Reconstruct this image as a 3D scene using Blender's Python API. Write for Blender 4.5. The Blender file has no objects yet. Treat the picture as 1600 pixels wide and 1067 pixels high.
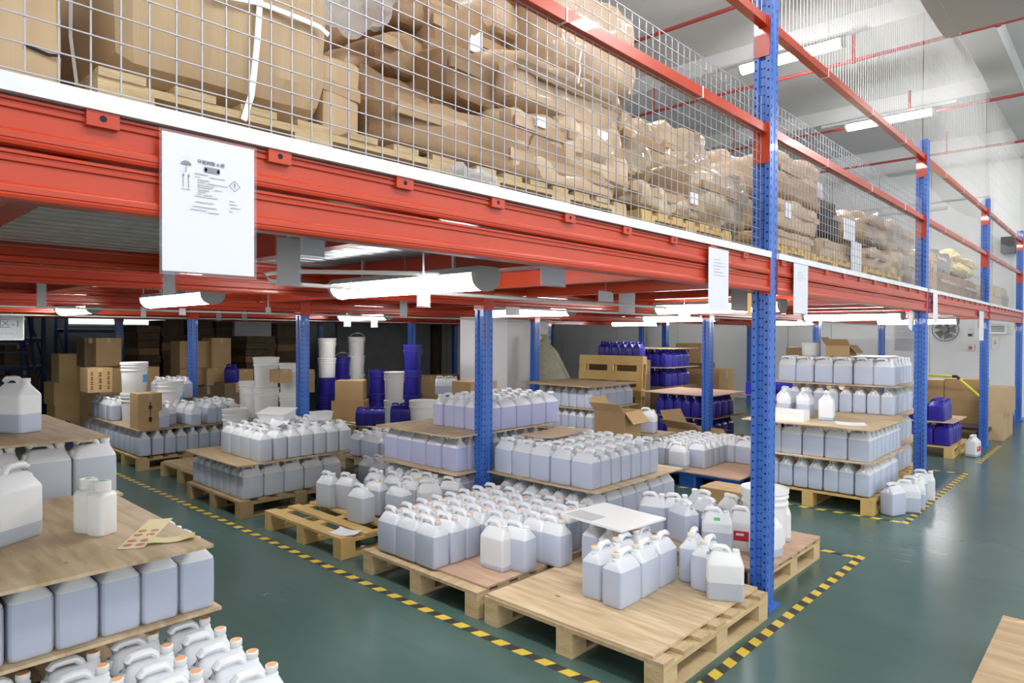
import bpy, bmesh, math, random
from mathutils import Vector, Matrix, noise
C = bpy.context.scene
COL = C.collection
rnd = random.Random(7)
PI = math.pi

# ------------------------------------------------------------------ camera, world, exposure
F, YAW, PITCH, ROLL, CH = 1044.1, 0.749666, -0.010527, 0.004165, 1.6
fwd = Vector((-math.sin(YAW)*math.cos(PITCH), math.cos(YAW)*math.cos(PITCH), math.sin(PITCH)))
rt0 = Vector((math.cos(YAW), math.sin(YAW), 0)); up0 = rt0.cross(fwd)
rt = rt0*math.cos(ROLL) + up0*math.sin(ROLL); up = up0*math.cos(ROLL) - rt0*math.sin(ROLL)
cd = bpy.data.cameras.new('camera'); cam = bpy.data.objects.new('camera', cd); COL.objects.link(cam)
cd.sensor_width = 36; cd.lens = F/1600*36; cd.clip_start = .05; cd.clip_end = 200
M = Matrix((rt, up, -fwd)).transposed().to_4x4(); M.translation = (0, 0, CH); cam.matrix_world = M
C.camera = cam
C.view_settings.view_transform = 'Standard'; C.view_settings.look = 'None'
C.view_settings.gamma = 1; C.view_settings.use_curve_mapping = False
C.view_settings.exposure = 1.6
W = bpy.data.worlds.new('hall_daylight'); C.world = W; W.use_nodes = True
bg = W.node_tree.nodes['Background']; bg.inputs[0].default_value = (.95, .975, 1, 1); bg.inputs[1].default_value = .6
LAMP_E, HALL_E = 12.0, 37.0

# points of the place: pixel of the photo -> point on a plane of the hall
def ray(px, py): return fwd + rt*((px-800)/F) - up*((py-533.5)/F)
def PZ(px, py, z): d = ray(px, py); t = (z-CH)/d.z; return Vector((d.x*t, d.y*t, z))
def PX(px, py, X): d = ray(px, py); t = X/d.x; return d.y*t, CH+d.z*t
def PY(px, py, Y): d = ray(px, py); t = Y/d.y; return d.x*t, CH+d.z*t

# ------------------------------------------------------------------ materials
MATS = {}
def mat(name, col, rough=.5, metal=0, spec=.5, col2=None, scale=8, stretch=(1, 1, 1), bump=0, bscale=40, coat=0, alpha=1, emit=0, trans=0, detail=4, contrast=.5):
    if name in MATS: return MATS[name]
    m = bpy.data.materials.new(name); m.use_nodes = True; MATS[name] = m
    nt = m.node_tree; n = nt.nodes; L = nt.links
    b = n['Principled BSDF']; out = n['Material Output']
    b.inputs['Base Color'].default_value = (*col, 1); b.inputs['Roughness'].default_value = rough
    b.inputs['Metallic'].default_value = metal; b.inputs['Specular IOR Level'].default_value = spec
    b.inputs['Coat Weight'].default_value = coat; b.inputs['Alpha'].default_value = alpha
    if emit:
        b.inputs['Emission Color'].default_value = (*col, 1); b.inputs['Emission Strength'].default_value = emit
    if col2 or bump:
        tc = n.new('ShaderNodeTexCoord'); mp = n.new('ShaderNodeMapping'); mp.inputs['Scale'].default_value = stretch
        L.new(tc.outputs['Object'], mp.inputs[0])
    if col2:
        t = n.new('ShaderNodeTexNoise'); t.inputs['Scale'].default_value = scale; t.inputs['Detail'].default_value = detail
        L.new(mp.outputs[0], t.inputs[0])
        r = n.new('ShaderNodeValToRGB'); r.color_ramp.elements[0].position = .5-contrast*.4; r.color_ramp.elements[1].position = .5+contrast*.4
        r.color_ramp.elements[0].color = (*col, 1); r.color_ramp.elements[1].color = (*col2, 1)
        L.new(t.outputs['Fac'], r.inputs[0]); L.new(r.outputs[0], b.inputs['Base Color'])
    if bump:
        t2 = n.new('ShaderNodeTexNoise'); t2.inputs['Scale'].default_value = bscale; t2.inputs['Detail'].default_value = 4
        L.new(mp.outputs[0], t2.inputs[0])
        bp = n.new('ShaderNodeBump'); bp.inputs['Strength'].default_value = bump; bp.inputs['Distance'].default_value = .02
        L.new(t2.outputs['Fac'], bp.inputs['Height']); L.new(bp.outputs[0], b.inputs['Normal'])
    if trans:   # light that passes through thin plastic or paper
        tr = n.new('ShaderNodeBsdfTranslucent'); tr.inputs[0].default_value = (*col, 1)
        mx = n.new('ShaderNodeMixShader'); mx.inputs[0].default_value = trans
        L.new(b.outputs[0], mx.inputs[1]); L.new(tr.outputs[0], mx.inputs[2]); L.new(mx.outputs[0], out.inputs[0])
    return m

def clear_mat(name, col, alpha, rough=.3, trans=.4, spec=.5):
    """milky plastic: part of the light goes straight through, the rest is scattered"""
    if name in MATS: return MATS[name]
    m = bpy.data.materials.new(name); m.use_nodes = True; MATS[name] = m
    n = m.node_tree.nodes; L = m.node_tree.links; b = n['Principled BSDF']
    b.inputs['Base Color'].default_value = (*col, 1); b.inputs['Roughness'].default_value = rough
    b.inputs['Specular IOR Level'].default_value = spec
    tl = n.new('ShaderNodeBsdfTranslucent'); tl.inputs[0].default_value = (*col, 1)
    tp = n.new('ShaderNodeBsdfTransparent')
    m1 = n.new('ShaderNodeMixShader'); m1.inputs[0].default_value = trans
    L.new(b.outputs[0], m1.inputs[1]); L.new(tl.outputs[0], m1.inputs[2])
    m2 = n.new('ShaderNodeMixShader'); m2.inputs[0].default_value = alpha
    L.new(tp.outputs[0], m2.inputs[1]); L.new(m1.outputs[0], m2.inputs[2])
    L.new(m2.outputs[0], n['Material Output'].inputs[0])
    return m

RED = mat('red_powder_coat', (.45, .04, .012), .3, spec=.35, col2=(.5, .05, .016), scale=3, coat=.22)
BLUE = mat('blue_powder_coat', (.03, .115, .45), .35, col2=(.045, .15, .53), scale=4, coat=.2)
HOLE = mat('dark_hole', (.006, .007, .012), .8)
GALV = mat('galvanised_steel', (.62, .63, .64), .42, .6, col2=(.74, .75, .76), scale=30)
WIRE = mat('galvanised_wire', (.36, .36, .4), .4, .6)
DECKM = mat('zinc_deck', (.34, .36, .38), .45, .5, col2=(.46, .48, .5), scale=10)
STRIP = mat('white_strip', (.8, .81, .82), .4, col2=(.68, .7, .72), scale=12)
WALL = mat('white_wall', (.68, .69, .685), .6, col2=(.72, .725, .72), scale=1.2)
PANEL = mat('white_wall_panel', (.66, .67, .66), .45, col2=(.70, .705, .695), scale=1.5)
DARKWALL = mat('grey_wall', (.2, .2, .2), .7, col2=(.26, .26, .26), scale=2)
CEIL = mat('ceiling_paint', (.62, .625, .62), .7, col2=(.66, .66, .655), scale=.8)
PIPE = mat('red_pipe_paint', (.33, .05, .045), .4)
COND = mat('grey_conduit', (.62, .6, .57), .45)
WHITE = mat('white_plastic', (.84, .84, .83), .3, spec=.5, trans=.08)
BUCK = mat('white_bucket_plastic', (.83, .83, .81), .35, col2=(.79, .79, .77), scale=6)
NAVY = mat('blue_drum_plastic', (.022, .016, .24), .28, col2=(.03, .024, .3), scale=5)
BPAL = mat('blue_pallet_plastic', (.01, .09, .4), .4)
BRIGHTB = mat('bright_blue_plastic', (.02, .03, .75), .4)
WOOD = mat('pine_pallet_wood', (.47, .33, .165), .7, col2=(.62, .47, .27), scale=6, stretch=(1, 1, 6), bump=.25, bscale=30, detail=6)
WOODD = mat('pale_weathered_pine', (.54, .41, .25), .75, col2=(.42, .3, .16), scale=5, stretch=(6, 1.2, 6), bump=.25, bscale=25, detail=6)
WOODK = mat('dark_pine', (.26, .17, .075), .7, col2=(.36, .25, .12), scale=5, bump=.2)
WOODM = mat('mid_pine', (.40, .28, .12), .7, col2=(.5, .36, .17), scale=5, bump=.2)
WOODY = mat('yellow_pine', (.62, .44, .17), .65, col2=(.52, .34, .12), scale=4, bump=.2)
CARD = mat('brown_cardboard', (.42, .27, .12), .75, col2=(.47, .31, .15), scale=4, bump=.06, bscale=8)
CARDL = mat('pale_cardboard', (.45, .31, .18), .7, col2=(.52, .375, .225), scale=3, stretch=(1, 4, .4), bump=.12, bscale=10)
CARDY = mat('ochre_cardboard', (.56, .37, .15), .7, col2=(.62, .43, .19), scale=4, bump=.06, bscale=8)
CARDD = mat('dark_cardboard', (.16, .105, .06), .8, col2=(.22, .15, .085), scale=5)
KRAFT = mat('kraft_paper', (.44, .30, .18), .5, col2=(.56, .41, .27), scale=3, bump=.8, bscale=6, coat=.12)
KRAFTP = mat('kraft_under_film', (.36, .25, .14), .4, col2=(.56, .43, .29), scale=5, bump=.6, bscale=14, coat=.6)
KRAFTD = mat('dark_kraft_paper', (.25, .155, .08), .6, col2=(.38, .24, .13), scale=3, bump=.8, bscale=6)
PAPER = mat('white_paper', (.86, .87, .93), .5, trans=.15)
PAPERG = mat('grey_paper_sleeve', (.62, .62, .63), .4, trans=.3)
SLEEVE = clear_mat('clear_sleeve', (.8, .81, .88), .1, .15, .3, .7)
FILM = clear_mat('clear_film', (.85, .86, .87), .24, .18, .5, .8)
FILM2 = clear_mat('cloudy_film', (.86, .87, .89), .5, .2, .5, .8)
INK = mat('grey_ink', (.24, .24, .28), .7)
INKL = mat('pale_ink', (.5, .5, .54), .7)
INKB = mat('black_marker', (.03, .03, .035), .7)
INKBR = mat('brown_print', (.12, .06, .03), .8)
YEL = mat('yellow_tape', (.72, .52, .06), .5, col2=(.62, .43, .05), scale=9)
BLK = mat('black_tape', (.03, .032, .03), .5, col2=(.05, .05, .048), scale=9)
PALEY = mat('pale_yellow_paper', (.78, .68, .34), .6)
STICK = mat('red_sticker', (.45, .06, .03), .5)
REDL = mat('red_label', (.55, .02, .05), .5)
GREEN = mat('green_label', (.05, .5, .12), .5)
ORANGE = mat('orange_cap', (.88, .40, .16), .4)
BAG = mat('olive_woven_sack', (.36, .36, .24), .6, col2=(.45, .45, .33), scale=20, bump=.4, bscale=18)
BLACKP = mat('black_plastic', (.02, .02, .022), .4)
DARKF = mat('black_wrapped_roll', (.03, .026, .024), .6, col2=(.05, .045, .04), scale=10)
ACM = mat('air_conditioner_shell', (.6, .58, .54), .4)
YHAND = mat('yellow_handle', (.7, .68, .05), .4)
FANM = mat('fan_grey', (.12, .12, .12), .4)
LAMPM = mat('lamp_diffuser', (1, 1, 1), .4, emit=LAMP_E)
LAMPH = mat('hall_lamp_diffuser', (1, 1, 1), .4, emit=HALL_E)
LAMPB = mat('lamp_housing', (.45, .46, .46), .5)
SHELL = clear_mat('milky_plastic', (.95, .96, .975), .82, .3, .25)
WET = clear_mat('wetted_milky_plastic', (.9, .925, .96), .42, .25, .2)
SHELLW = clear_mat('thick_milky_plastic', (.92, .925, .92), .86, .35, .25)
LIQ = mat('clear_blue_liquid', (.35, .42, .60), .25, spec=.3)
LIQP = mat('violet_tinted_liquid', (.25, .265, .60), .25, spec=.3)
LIQG = mat('grey_liquid', (.30, .345, .42), .25, spec=.3)
GLASS = clear_mat('window_glass', (.9, .92, .95), .08, .05, .2, .5)

def floor_mat():
    m = bpy.data.materials.new('green_epoxy'); m.use_nodes = True
    n = m.node_tree.nodes; L = m.node_tree.links; b = n['Principled BSDF']
    tc = n.new('ShaderNodeTexCoord')
    t = n.new('ShaderNodeTexNoise'); t.inputs['Scale'].default_value = 1.1; t.inputs['Detail'].default_value = 6
    mp = n.new('ShaderNodeMapping'); mp.inputs['Scale'].default_value = (.35, 1, 1)
    L.new(tc.outputs['Object'], mp.inputs[0]); L.new(mp.outputs[0], t.inputs[0])
    r = n.new('ShaderNodeValToRGB'); e = r.color_ramp.elements
    e[0].position = .3; e[0].color = (.058, .108, .095, 1); e[1].position = .72; e[1].color = (.076, .134, .119, 1)
    L.new(t.outputs['Fac'], r.inputs[0])
    # scuffs and dirt
    t2 = n.new('ShaderNodeTexNoise'); t2.inputs['Scale'].default_value = 7; t2.inputs['Detail'].default_value = 8
    mp2 = n.new('ShaderNodeMapping'); mp2.inputs['Scale'].default_value = (.25, 1.6, 1); mp2.inputs['Rotation'].default_value = (0, 0, .5)
    L.new(tc.outputs['Object'], mp2.inputs[0]); L.new(mp2.outputs[0], t2.inputs[0])
    r2 = n.new('ShaderNodeValToRGB'); r2.color_ramp.elements[0].position = .25; r2.color_ramp.elements[1].position = .5
    r2.color_ramp.elements[0].color = (.55, .55, .55, 1); r2.color_ramp.elements[1].color = (1, 1, 1, 1)
    L.new(t2.outputs['Fac'], r2.inputs[0])
    mx = n.new('ShaderNodeMix'); mx.data_type = 'RGBA'; mx.blend_type = 'MULTIPLY'; mx.inputs[0].default_value = .16
    L.new(r.outputs[0], mx.inputs[6]); L.new(r2.outputs[0], mx.inputs[7]); L.new(mx.outputs[2], b.inputs['Base Color'])
    t3 = n.new('ShaderNodeTexNoise'); t3.inputs['Scale'].default_value = 2.2; t3.inputs['Detail'].default_value = 5
    L.new(tc.outputs['Object'], t3.inputs[0])
    mr = n.new('ShaderNodeMapRange'); mr.inputs[3].default_value = .2; mr.inputs[4].default_value = .3
    L.new(t3.outputs['Fac'], mr.inputs[0]); L.new(mr.outputs[0], b.inputs['Roughness'])
    b.inputs['Specular IOR Level'].default_value = .5
    bp = n.new('ShaderNodeBump'); bp.inputs['Strength'].default_value = .02; bp.inputs['Distance'].default_value = .02
    t4 = n.new('ShaderNodeTexNoise'); t4.inputs['Scale'].default_value = 5
    L.new(tc.outputs['Object'], t4.inputs[0]); L.new(t4.outputs['Fac'], bp.inputs['Height']); L.new(bp.outputs[0], b.inputs['Normal'])
    return m
def ply_mat(name, c1, c2, c3):
    m = bpy.data.materials.new(name); m.use_nodes = True; MATS[name] = m
    n = m.node_tree.nodes; L = m.node_tree.links; b = n['Principled BSDF']; b.inputs['Roughness'].default_value = .62
    tc = n.new('ShaderNodeTexCoord'); mp = n.new('ShaderNodeMapping'); mp.inputs['Scale'].default_value = (1.2, 9, 1)
    t = n.new('ShaderNodeTexNoise'); t.inputs['Scale'].default_value = 2.2; t.inputs['Detail'].default_value = 7; t.inputs['Distortion'].default_value = .6
    L.new(tc.outputs['Object'], mp.inputs[0]); L.new(mp.outputs[0], t.inputs[0])
    r = n.new('ShaderNodeValToRGB'); e = r.color_ramp.elements
    e[0].position = .32; e[0].color = (*c1, 1); e[1].position = .68; e[1].color = (*c2, 1)
    L.new(t.outputs['Fac'], r.inputs[0])
    v = n.new('ShaderNodeTexVoronoi'); v.inputs['Scale'].default_value = 4.2
    mp2 = n.new('ShaderNodeMapping'); mp2.inputs['Scale'].default_value = (1, 1.8, 1); L.new(tc.outputs['Object'], mp2.inputs[0]); L.new(mp2.outputs[0], v.inputs[0])
    rk = n.new('ShaderNodeValToRGB'); rk.color_ramp.elements[0].position = .05; rk.color_ramp.elements[1].position = .1
    rk.color_ramp.elements[0].color = (0, 0, 0, 1); rk.color_ramp.elements[1].color = (1, 1, 1, 1)
    L.new(v.outputs['Distance'], rk.inputs[0])
    mx = n.new('ShaderNodeMix'); mx.data_type = 'RGBA'
    L.new(rk.outputs[0], mx.inputs[0]); mx.inputs[6].default_value = (*c3, 1); L.new(r.outputs[0], mx.inputs[7])
    L.new(mx.outputs[2], b.inputs['Base Color'])
    return m
PLY = ply_mat('plywood', (.42, .29, .155), (.66, .51, .335), (.26, .14, .07))
PLYR = ply_mat('reddish_plywood', (.44, .27, .18), (.56, .38, .27), (.25, .13, .08))
PLYD = ply_mat('dark_plywood', (.33, .225, .12), (.46, .335, .2), (.14, .09, .05))

# ------------------------------------------------------------------ mesh helpers
class MB:
    def __init__(s): s.v = []; s.f = []; s.m = []
    def add(s, vs, fs, mi=0):
        o = len(s.v); s.v += [tuple(v) for v in vs]; s.f += [tuple(i+o for i in f) for f in fs]; s.m += [mi]*len(fs); return s
    def box(s, x0, x1, y0, y1, z0, z1, mi=0, M=None, bev=0):
        if bev:
            b = bev
            pr = [(x0+b, y0), (x1-b, y0), (x1, y0+b), (x1, y1-b), (x1-b, y1), (x0+b, y1), (x0, y1-b), (x0, y0+b)]
            return s.prism([(p[0], p[1]) for p in pr], 'z', z0, z1, mi, M)
        vs = [Vector(p) for p in ((x0, y0, z0), (x1, y0, z0), (x1, y1, z0), (x0, y1, z0), (x0, y0, z1), (x1, y0, z1), (x1, y1, z1), (x0, y1, z1))]
        if M: vs = [M @ v for v in vs]
        return s.add(vs, [(0, 3, 2, 1), (4, 5, 6, 7), (0, 1, 5, 4), (1, 2, 6, 5), (2, 3, 7, 6), (3, 0, 4, 7)], mi)
    def prism(s, prof, ax, a, b, mi=0, M=None):
        n = len(prof)
        def P(p, t): return Vector({'z': (p[0], p[1], t), 'y': (p[0], t, p[1]), 'x': (t, p[0], p[1])}[ax])
        vs = [P(p, a) for p in prof] + [P(p, b) for p in prof]
        if M: vs = [M @ v for v in vs]
        return s.add(vs, [(i, (i+1) % n, n+(i+1) % n, n+i) for i in range(n)] + [tuple(range(n-1, -1, -1)), tuple(range(n, 2*n))], mi)
    def tube(s, pts, r, n=8, mi=0, r2=None, closed=False):
        pts = [Vector(p) for p in pts]; k = len(pts); vs = []; fs = []
        ref = Vector((0, 0, 1))
        for i, p in enumerate(pts):
            t = (pts[min(i+1, k-1)]-pts[max(i-1, 0)]).normalized()
            rf = ref if abs(t.dot(ref)) < .95 else Vector((1, 0, 0))
            u = t.cross(rf).normalized(); w = u.cross(t)
            for j in range(n):
                a = 2*PI*j/n; vs.append(p + u*(math.cos(a)*r) + w*(math.sin(a)*(r2 or r)))
        for i in range(k-1):
            for j in range(n): fs.append((i*n+j, i*n+(j+1) % n, (i+1)*n+(j+1) % n, (i+1)*n+j))
        fs += [tuple(range(n-1, -1, -1)), tuple(range((k-1)*n, k*n))]
        return s.add(vs, fs, mi)
    def lathe(s, prof, n=24, c=(0, 0, 0), mi=0):
        vs = []; fs = []; k = len(prof)
        for r, z in prof:
            for j in range(n): a = 2*PI*j/n; vs.append((c[0]+r*math.cos(a), c[1]+r*math.sin(a), c[2]+z))
        for i in range(k-1):
            for j in range(n): fs.append((i*n+j, i*n+(j+1) % n, (i+1)*n+(j+1) % n, (i+1)*n+j))
        fs += [tuple(range(n-1, -1, -1)), tuple(range((k-1)*n, k*n))]
        return s.add(vs, fs, mi)
    def rings(s, rings, mi=0):
        n = len(rings[0]); vs = [p for r in rings for p in r]; fs = []
        for i in range(len(rings)-1):
            for j in range(n): fs.append((i*n+j, i*n+(j+1) % n, (i+1)*n+(j+1) % n, (i+1)*n+j))
        fs += [tuple(range(n-1, -1, -1)), tuple(range((len(rings)-1)*n, len(rings)*n))]
        return s.add(vs, fs, mi)
    def mesh(s, name, mats, smooth=False):
        me = bpy.data.meshes.new(name); me.from_pydata(s.v, [], s.f)
        for m in (mats if isinstance(mats, (list, tuple)) else [mats]): me.materials.append(m)
        me.polygons.foreach_set('material_index', s.m)
        if smooth:
            me.polygons.foreach_set('use_smooth', [True]*len(s.f))
            me.set_sharp_from_angle(angle=math.radians(smooth if smooth > 1 else 40))
        me.update(); return me
    def build(s, name, mats, parent=None, smooth=False, loc=None, rz=0):
        return put(s.mesh(name, mats, smooth), name, parent, loc, rz)

def put(me, name, parent=None, loc=None, rz=0):
    o = bpy.data.objects.new(name, me); COL.objects.link(o)
    if parent: o.parent = parent
    if loc is not None: o.location = loc
    o.rotation_euler.z = rz
    return o
def tag(o, label=None, cat=None, group=None, kind=None):
    if label: o['label'] = label
    if cat: o['category'] = cat
    if group: o['group'] = group
    if kind: o['kind'] = kind
    return o
def empty(name, loc, label, cat, group=None, rz=0):
    o = bpy.data.objects.new(name, None); COL.objects.link(o); o.location = loc; o.rotation_euler.z = rz; o.empty_display_size = .1
    return tag(o, label, cat, group)
def bx(name, parent, m, x0, x1, y0, y1, z0, z1, bev=0): return MB().box(x0, x1, y0, y1, z0, z1, bev=bev).build(name, m, parent)
def copy_tree(o, loc=None, rz=None):
    c = o.copy(); COL.objects.link(c)
    for ch in o.children:
        d = ch.copy(); COL.objects.link(d); d.parent = c
        for g in ch.children:
            e = g.copy(); COL.objects.link(e); e.parent = d
    if loc is not None: c.location = loc
    if rz is not None: c.rotation_euler.z = rz
    return c
def text_part(txt, size, m, parent, loc, rot, name='printed_text', align='LEFT', depth=.0004, bold=0):
    cu = bpy.data.curves.new('t', 'FONT'); cu.body = txt; cu.size = size; cu.align_x = align; cu.extrude = depth; cu.offset = bold
    o = bpy.data.objects.new('t', cu); COL.objects.link(o)
    bpy.context.view_layer.update()
    me = bpy.data.meshes.new_from_object(o.evaluated_get(bpy.context.evaluated_depsgraph_get()))
    bpy.data.objects.remove(o); me.materials.clear(); me.materials.append(m)
    c = put(me, name, parent, loc); c.rotation_euler = rot
    return c
RX = (PI/2, 0, PI/2)     # text that faces +X
RY = (PI/2, 0, 0)        # text that faces -Y
ORD = ['first', 'second', 'third', 'fourth', 'fifth', 'sixth', 'seventh', 'eighth', 'ninth', 'tenth', 'eleventh', 'twelfth']

# ------------------------------------------------------------------ the setting
YB, XL, ZC = 16.6, -21.0, 5.75
DECK = 2.05
fl = MB(); fl.box(XL, 9, -9, YB+.2, -.15, 0); tag(fl.build('floor', floor_mat()), kind='structure')
tag(bx('ceiling', None, CEIL, XL, 9, -9, YB+.2, ZC, ZC+.2), kind='structure')
for n_, (y0, y1) in enumerate(((1.95, 2.4), (5.6, 6.05), (9.3, 9.75), (13.0, 13.45))):
    tag(bx('trim_%d' % (n_+1), None, CEIL, XL, 9, y0, y1, 5.5, ZC), kind='structure')
tag(bx('trim_5', None, CEIL, -1.7, -1.3, -9, YB, 5.46, ZC), kind='structure')
wb = tag(bx('wall_back', None, WALL, XL, 9, YB, YB+.2, 0, ZC), kind='structure')
for k in range(22):      # sandwich panels of the end wall
    x0 = -14.2 + k*1.0
    bx('panel', wb, PANEL, x0+.006, x0+.994, YB-.03, YB, .0, 5.2)
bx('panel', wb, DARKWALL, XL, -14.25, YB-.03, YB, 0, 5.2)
# left wall with windows
wl = MB()
wins = [(-2, 1.2), (2.2, 3.0), (3.5, 4.1), (5.0, 7.6)]
zs0, zs1 = 1.8, 2.15
edges = [-9] + [e for w in wins for e in w] + [YB]
wl.box(XL-.2, XL, -9, YB, 0, zs0); wl.box(XL-.2, XL, -9, YB, zs1, ZC)
for a, b in zip(edges[0::2], edges[1::2]): wl.box(XL-.2, XL, a, b, zs0, zs1)
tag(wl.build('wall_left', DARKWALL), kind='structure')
for k, (a, b) in enumerate(wins):
    w = bpy.data.objects.new('window_%d' % (k+1), None); COL.objects.link(w); w.location = (XL-.1, (a+b)/2, zs0); w['kind'] = 'structure'
    h = (b-a)/2
    m = MB()
    for (y0, y1, z0, z1) in ((-h, -h+.05, 0, .35), (h-.05, h, 0, .35), (-h, h, 0, .04), (-h, h, .31, .35), (-.02, .02, .04, .31)): m.box(-.04, .04, y0, y1, z0, z1)
    m.build('window_frame', GALV, w); bx('pane', w, GLASS, -.004, .004, -h+.05, h-.05, .04, .31)
tag(bx('wall_light_block', None, WALL, XL, -1.2, -4.2, -4, 0, ZC), kind='structure')  # unseen wall, added to keep world light off the dark left end
# white square pillar deep under the deck
pc = tag(bx('pillar_white', None, mat('pillar_paint', (.84, .845, .84), .6, col2=(.87, .87, .865), scale=2), -8.75, -7.6, 8.05, 9.1, 0, ZC), kind='structure')

# ------------------------------------------------------------------ floor tapes
def tape(x0, y0, x1, y1, label, w=.055):
    d = Vector((x1-x0, y1-y0, 0)); L_ = d.length; d.normalize(); p = Vector((-d.y, d.x, 0))
    m = MB(); n = int(L_/.075)
    for i in range(n):
        a = Vector((x0, y0, 0))+d*(L_*i/n); b = Vector((x0, y0, 0))+d*(L_*(i+1)/n); s = d*.012
        q = [a-p*w/2-s, b-p*w/2-s, b+p*w/2+s, a+p*w/2+s]
        m.add([v+Vector((0, 0, .0005)) for v in q]+[v+Vector((0, 0, .0015)) for v in q], [(4, 5, 6, 7), (0, 1, 5, 4), (1, 2, 6, 5), (2, 3, 7, 6), (3, 0, 4, 7)], i % 2)
    o = m.build('floor_tape', [YEL, BLK]); tag(o, label, 'floor tape', 'hazard tapes on the floor')
tape(-12.5, 2.49, -1.45, 2.49, 'long black and yellow hazard tape across the green floor in front of the pallets')
tape(-1.43, 2.46, -1.43, 5.27, 'black and yellow hazard tape beside the front plywood pallet, running along the aisle')
tape(-2.9, 5.22, -1.46, 5.22, 'short hazard tape behind the reddish plywood pallet, meeting the aisle tape')
tape(-1.42, 6.45, -1.42, 9.3, 'hazard tape along the aisle beside the tall stack of cans')
tape(-4.4, 6.3, -1.45, 6.47, 'hazard tape crossing in front of the blue plastic pallet and tall stack')
tape(-1.42, 10.2, -1.42, 12.0, 'far hazard tape along the aisle beside the blue cans')
tape(-3.4, 9.2, -1.45, 9.27, 'short far hazard tape in front of the blue can pallet')

# ------------------------------------------------------------------ mezzanine rack
ROWX = [-1.6, -3.95, -6.85, -9.9, -13.1]
GRY = [-.1, 3.9, 7.88, 11.85, 15.85]
def upright_mesh(h):
    p = [(-.05, -.055), (-.02, -.055), (-.014, -.04), (.014, -.04), (.02, -.055), (.05, -.055), (.05, -.02), (.046, -.012), (.046, .012), (.05, .02), (.05, .055), (-.05, .055), (-.05, .02), (-.046, .012), (-.046, -.012), (-.05, -.02)]
    return MB().prism(p, 'z', .012, h).mesh('upright', BLUE)
def holes_mesh(h, z0=.12):
    m = MB(); n = int((h-z0-.03)/.052)
    for i in range(n):
        z = z0+i*.052
        for xx, dz in ((-.037, .012), (.037, 0)):
            c = [(xx+.0065*math.cos(a), -.0556, z+dz+.0065*math.sin(a)) for a in [2*PI*k/8 for k in range(8)]]
            m.add(c, [tuple(range(8))])
        for xx in (-.008, .008):
            c = [(xx+.005*math.cos(a), -.0406, z+.02+.005*math.sin(a)) for a in [2*PI*k/8 for k in range(8)]]
            m.add(c, [tuple(range(8))])
        for sx in (-1, 1):
            for yy in (-.036, .036):
                m.box(min(sx*.05, sx*.0506), max(sx*.05, sx*.0506), yy-.0035, yy+.0035, z-.011, z+.011)
    return m.mesh('punched_holes', HOLE)
UP_T, HO_T = upright_mesh(3.6), holes_mesh(3.6)
UP_S, HO_S = upright_mesh(1.98), holes_mesh(1.8)
BASEM = MB().box(-.08, .08, -.09, .09, 0, .012).lathe([(.009, 0), (.009, .02)], 8, (.068, -.075, .012)).mesh('base_plate', BLUE)
COLL = MB().box(-.056, .056, -.062, .062, 1.8, 2.0).mesh('beam_collar', RED)
KEYM = MB().box(-.075, -.0505, -.06, -.057, 1.72, 1.85).mesh('brass_clip', mat('brass_plate', (.5, .33, .13), .35, .7))
ri_names = ['front row', 'second row', 'third row', 'fourth row', 'fifth row']
yi_names = ['beside the camera', 'nearest', 'second', 'third', 'fourth']
for ri, X in enumerate(ROWX):
    for yi, Y in enumerate(GRY):
        if yi == 0: continue
        front = ri == 0
        lab = ('tall blue punched upright of the front row, %s along the aisle' % ['', 'nearest one', 'second one', 'third one', 'farthest one'][yi]) if front else \
            'blue rack post under the deck, %s back from the aisle, %s along it' % (ri_names[ri], yi_names[yi])
        r = empty('rack_upright', (X, Y, 0), lab, 'rack post', 'front rack uprights' if front else 'rack posts under the deck')
        put(UP_T if front else UP_S, 'column', r); put(HO_T if front else HO_S, 'punched_holes', r)['kind'] = 'stuff'; put(BASEM, 'base_plate', r)
        if front: put(KEYM, 'brass_clip', r)
        else: put(COLL, 'beam_collar', r)

def beam_prof(z0, z1, x=0):   # stepped box beam seen from its end; face looks to +X
    h = z1-z0
    return [(x-.045, z0), (x-.004, z0), (x+.004, z0+.003), (x+.006, z0+.009), (x+.004, z0+.011), (x+.004, z0+.013), (x+.006, z0+.015), (x+.006, z0+.025), (x+.004, z0+.029), (x, z0+.0325), (x-.005, z0+.035), (x-.005, z1-.024), (x, z1-.0215), (x+.001, z1-.014), (x-.004, z1-.012), (x-.004, z1-.009), (x+.001, z1-.007), (x+.001, z1-.002), (x-.002, z1), (x-.045, z1)]
def front_beam(y0, y1, label):
    r = empty('mezzanine_beam', (-1.55, (y0+y1)/2, 1.85), label, 'beam', 'front deck beams')
    a, b = y0-(y0+y1)/2+.056, y1-(y0+y1)/2-.056
    MB().prism(beam_prof(.102, .196), 'y', a, b).build('upper_box', RED, r); MB().prism(beam_prof(0, .096), 'y', a, b).build('lower_box', RED, r)
    bx('end_plate', r, RED, -.05, .008, a-.004, a, -.01, .2); bx('end_plate', r, RED, -.05, .008, b, b+.004, -.01, .2)
    k = .06
    while a+k < b-.1:
        m = MB(); m.box(-.004, .010, a+k, a+k+.06, .165, .203); m.lathe([(.007, 0), (.007, .001)], 8)
        c = MB().box(-.004, .010, a+k, a+k+.06, .168, .205)
        c.add([(.0104, a+k+.03+.007*math.cos(t), .185+.007*math.sin(t)) for t in [2*PI*i/8 for i in range(8)]], [tuple(range(8))], 1)
        c.build('clip', [RED, HOLE], r); k += .385
    return r
bays = [(-.1, 3.9), (3.9, 7.88), (7.88, 11.85), (11.85, 15.85)]
bn = ['nearest bay', 'second bay', 'third bay', 'farthest bay']
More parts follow.
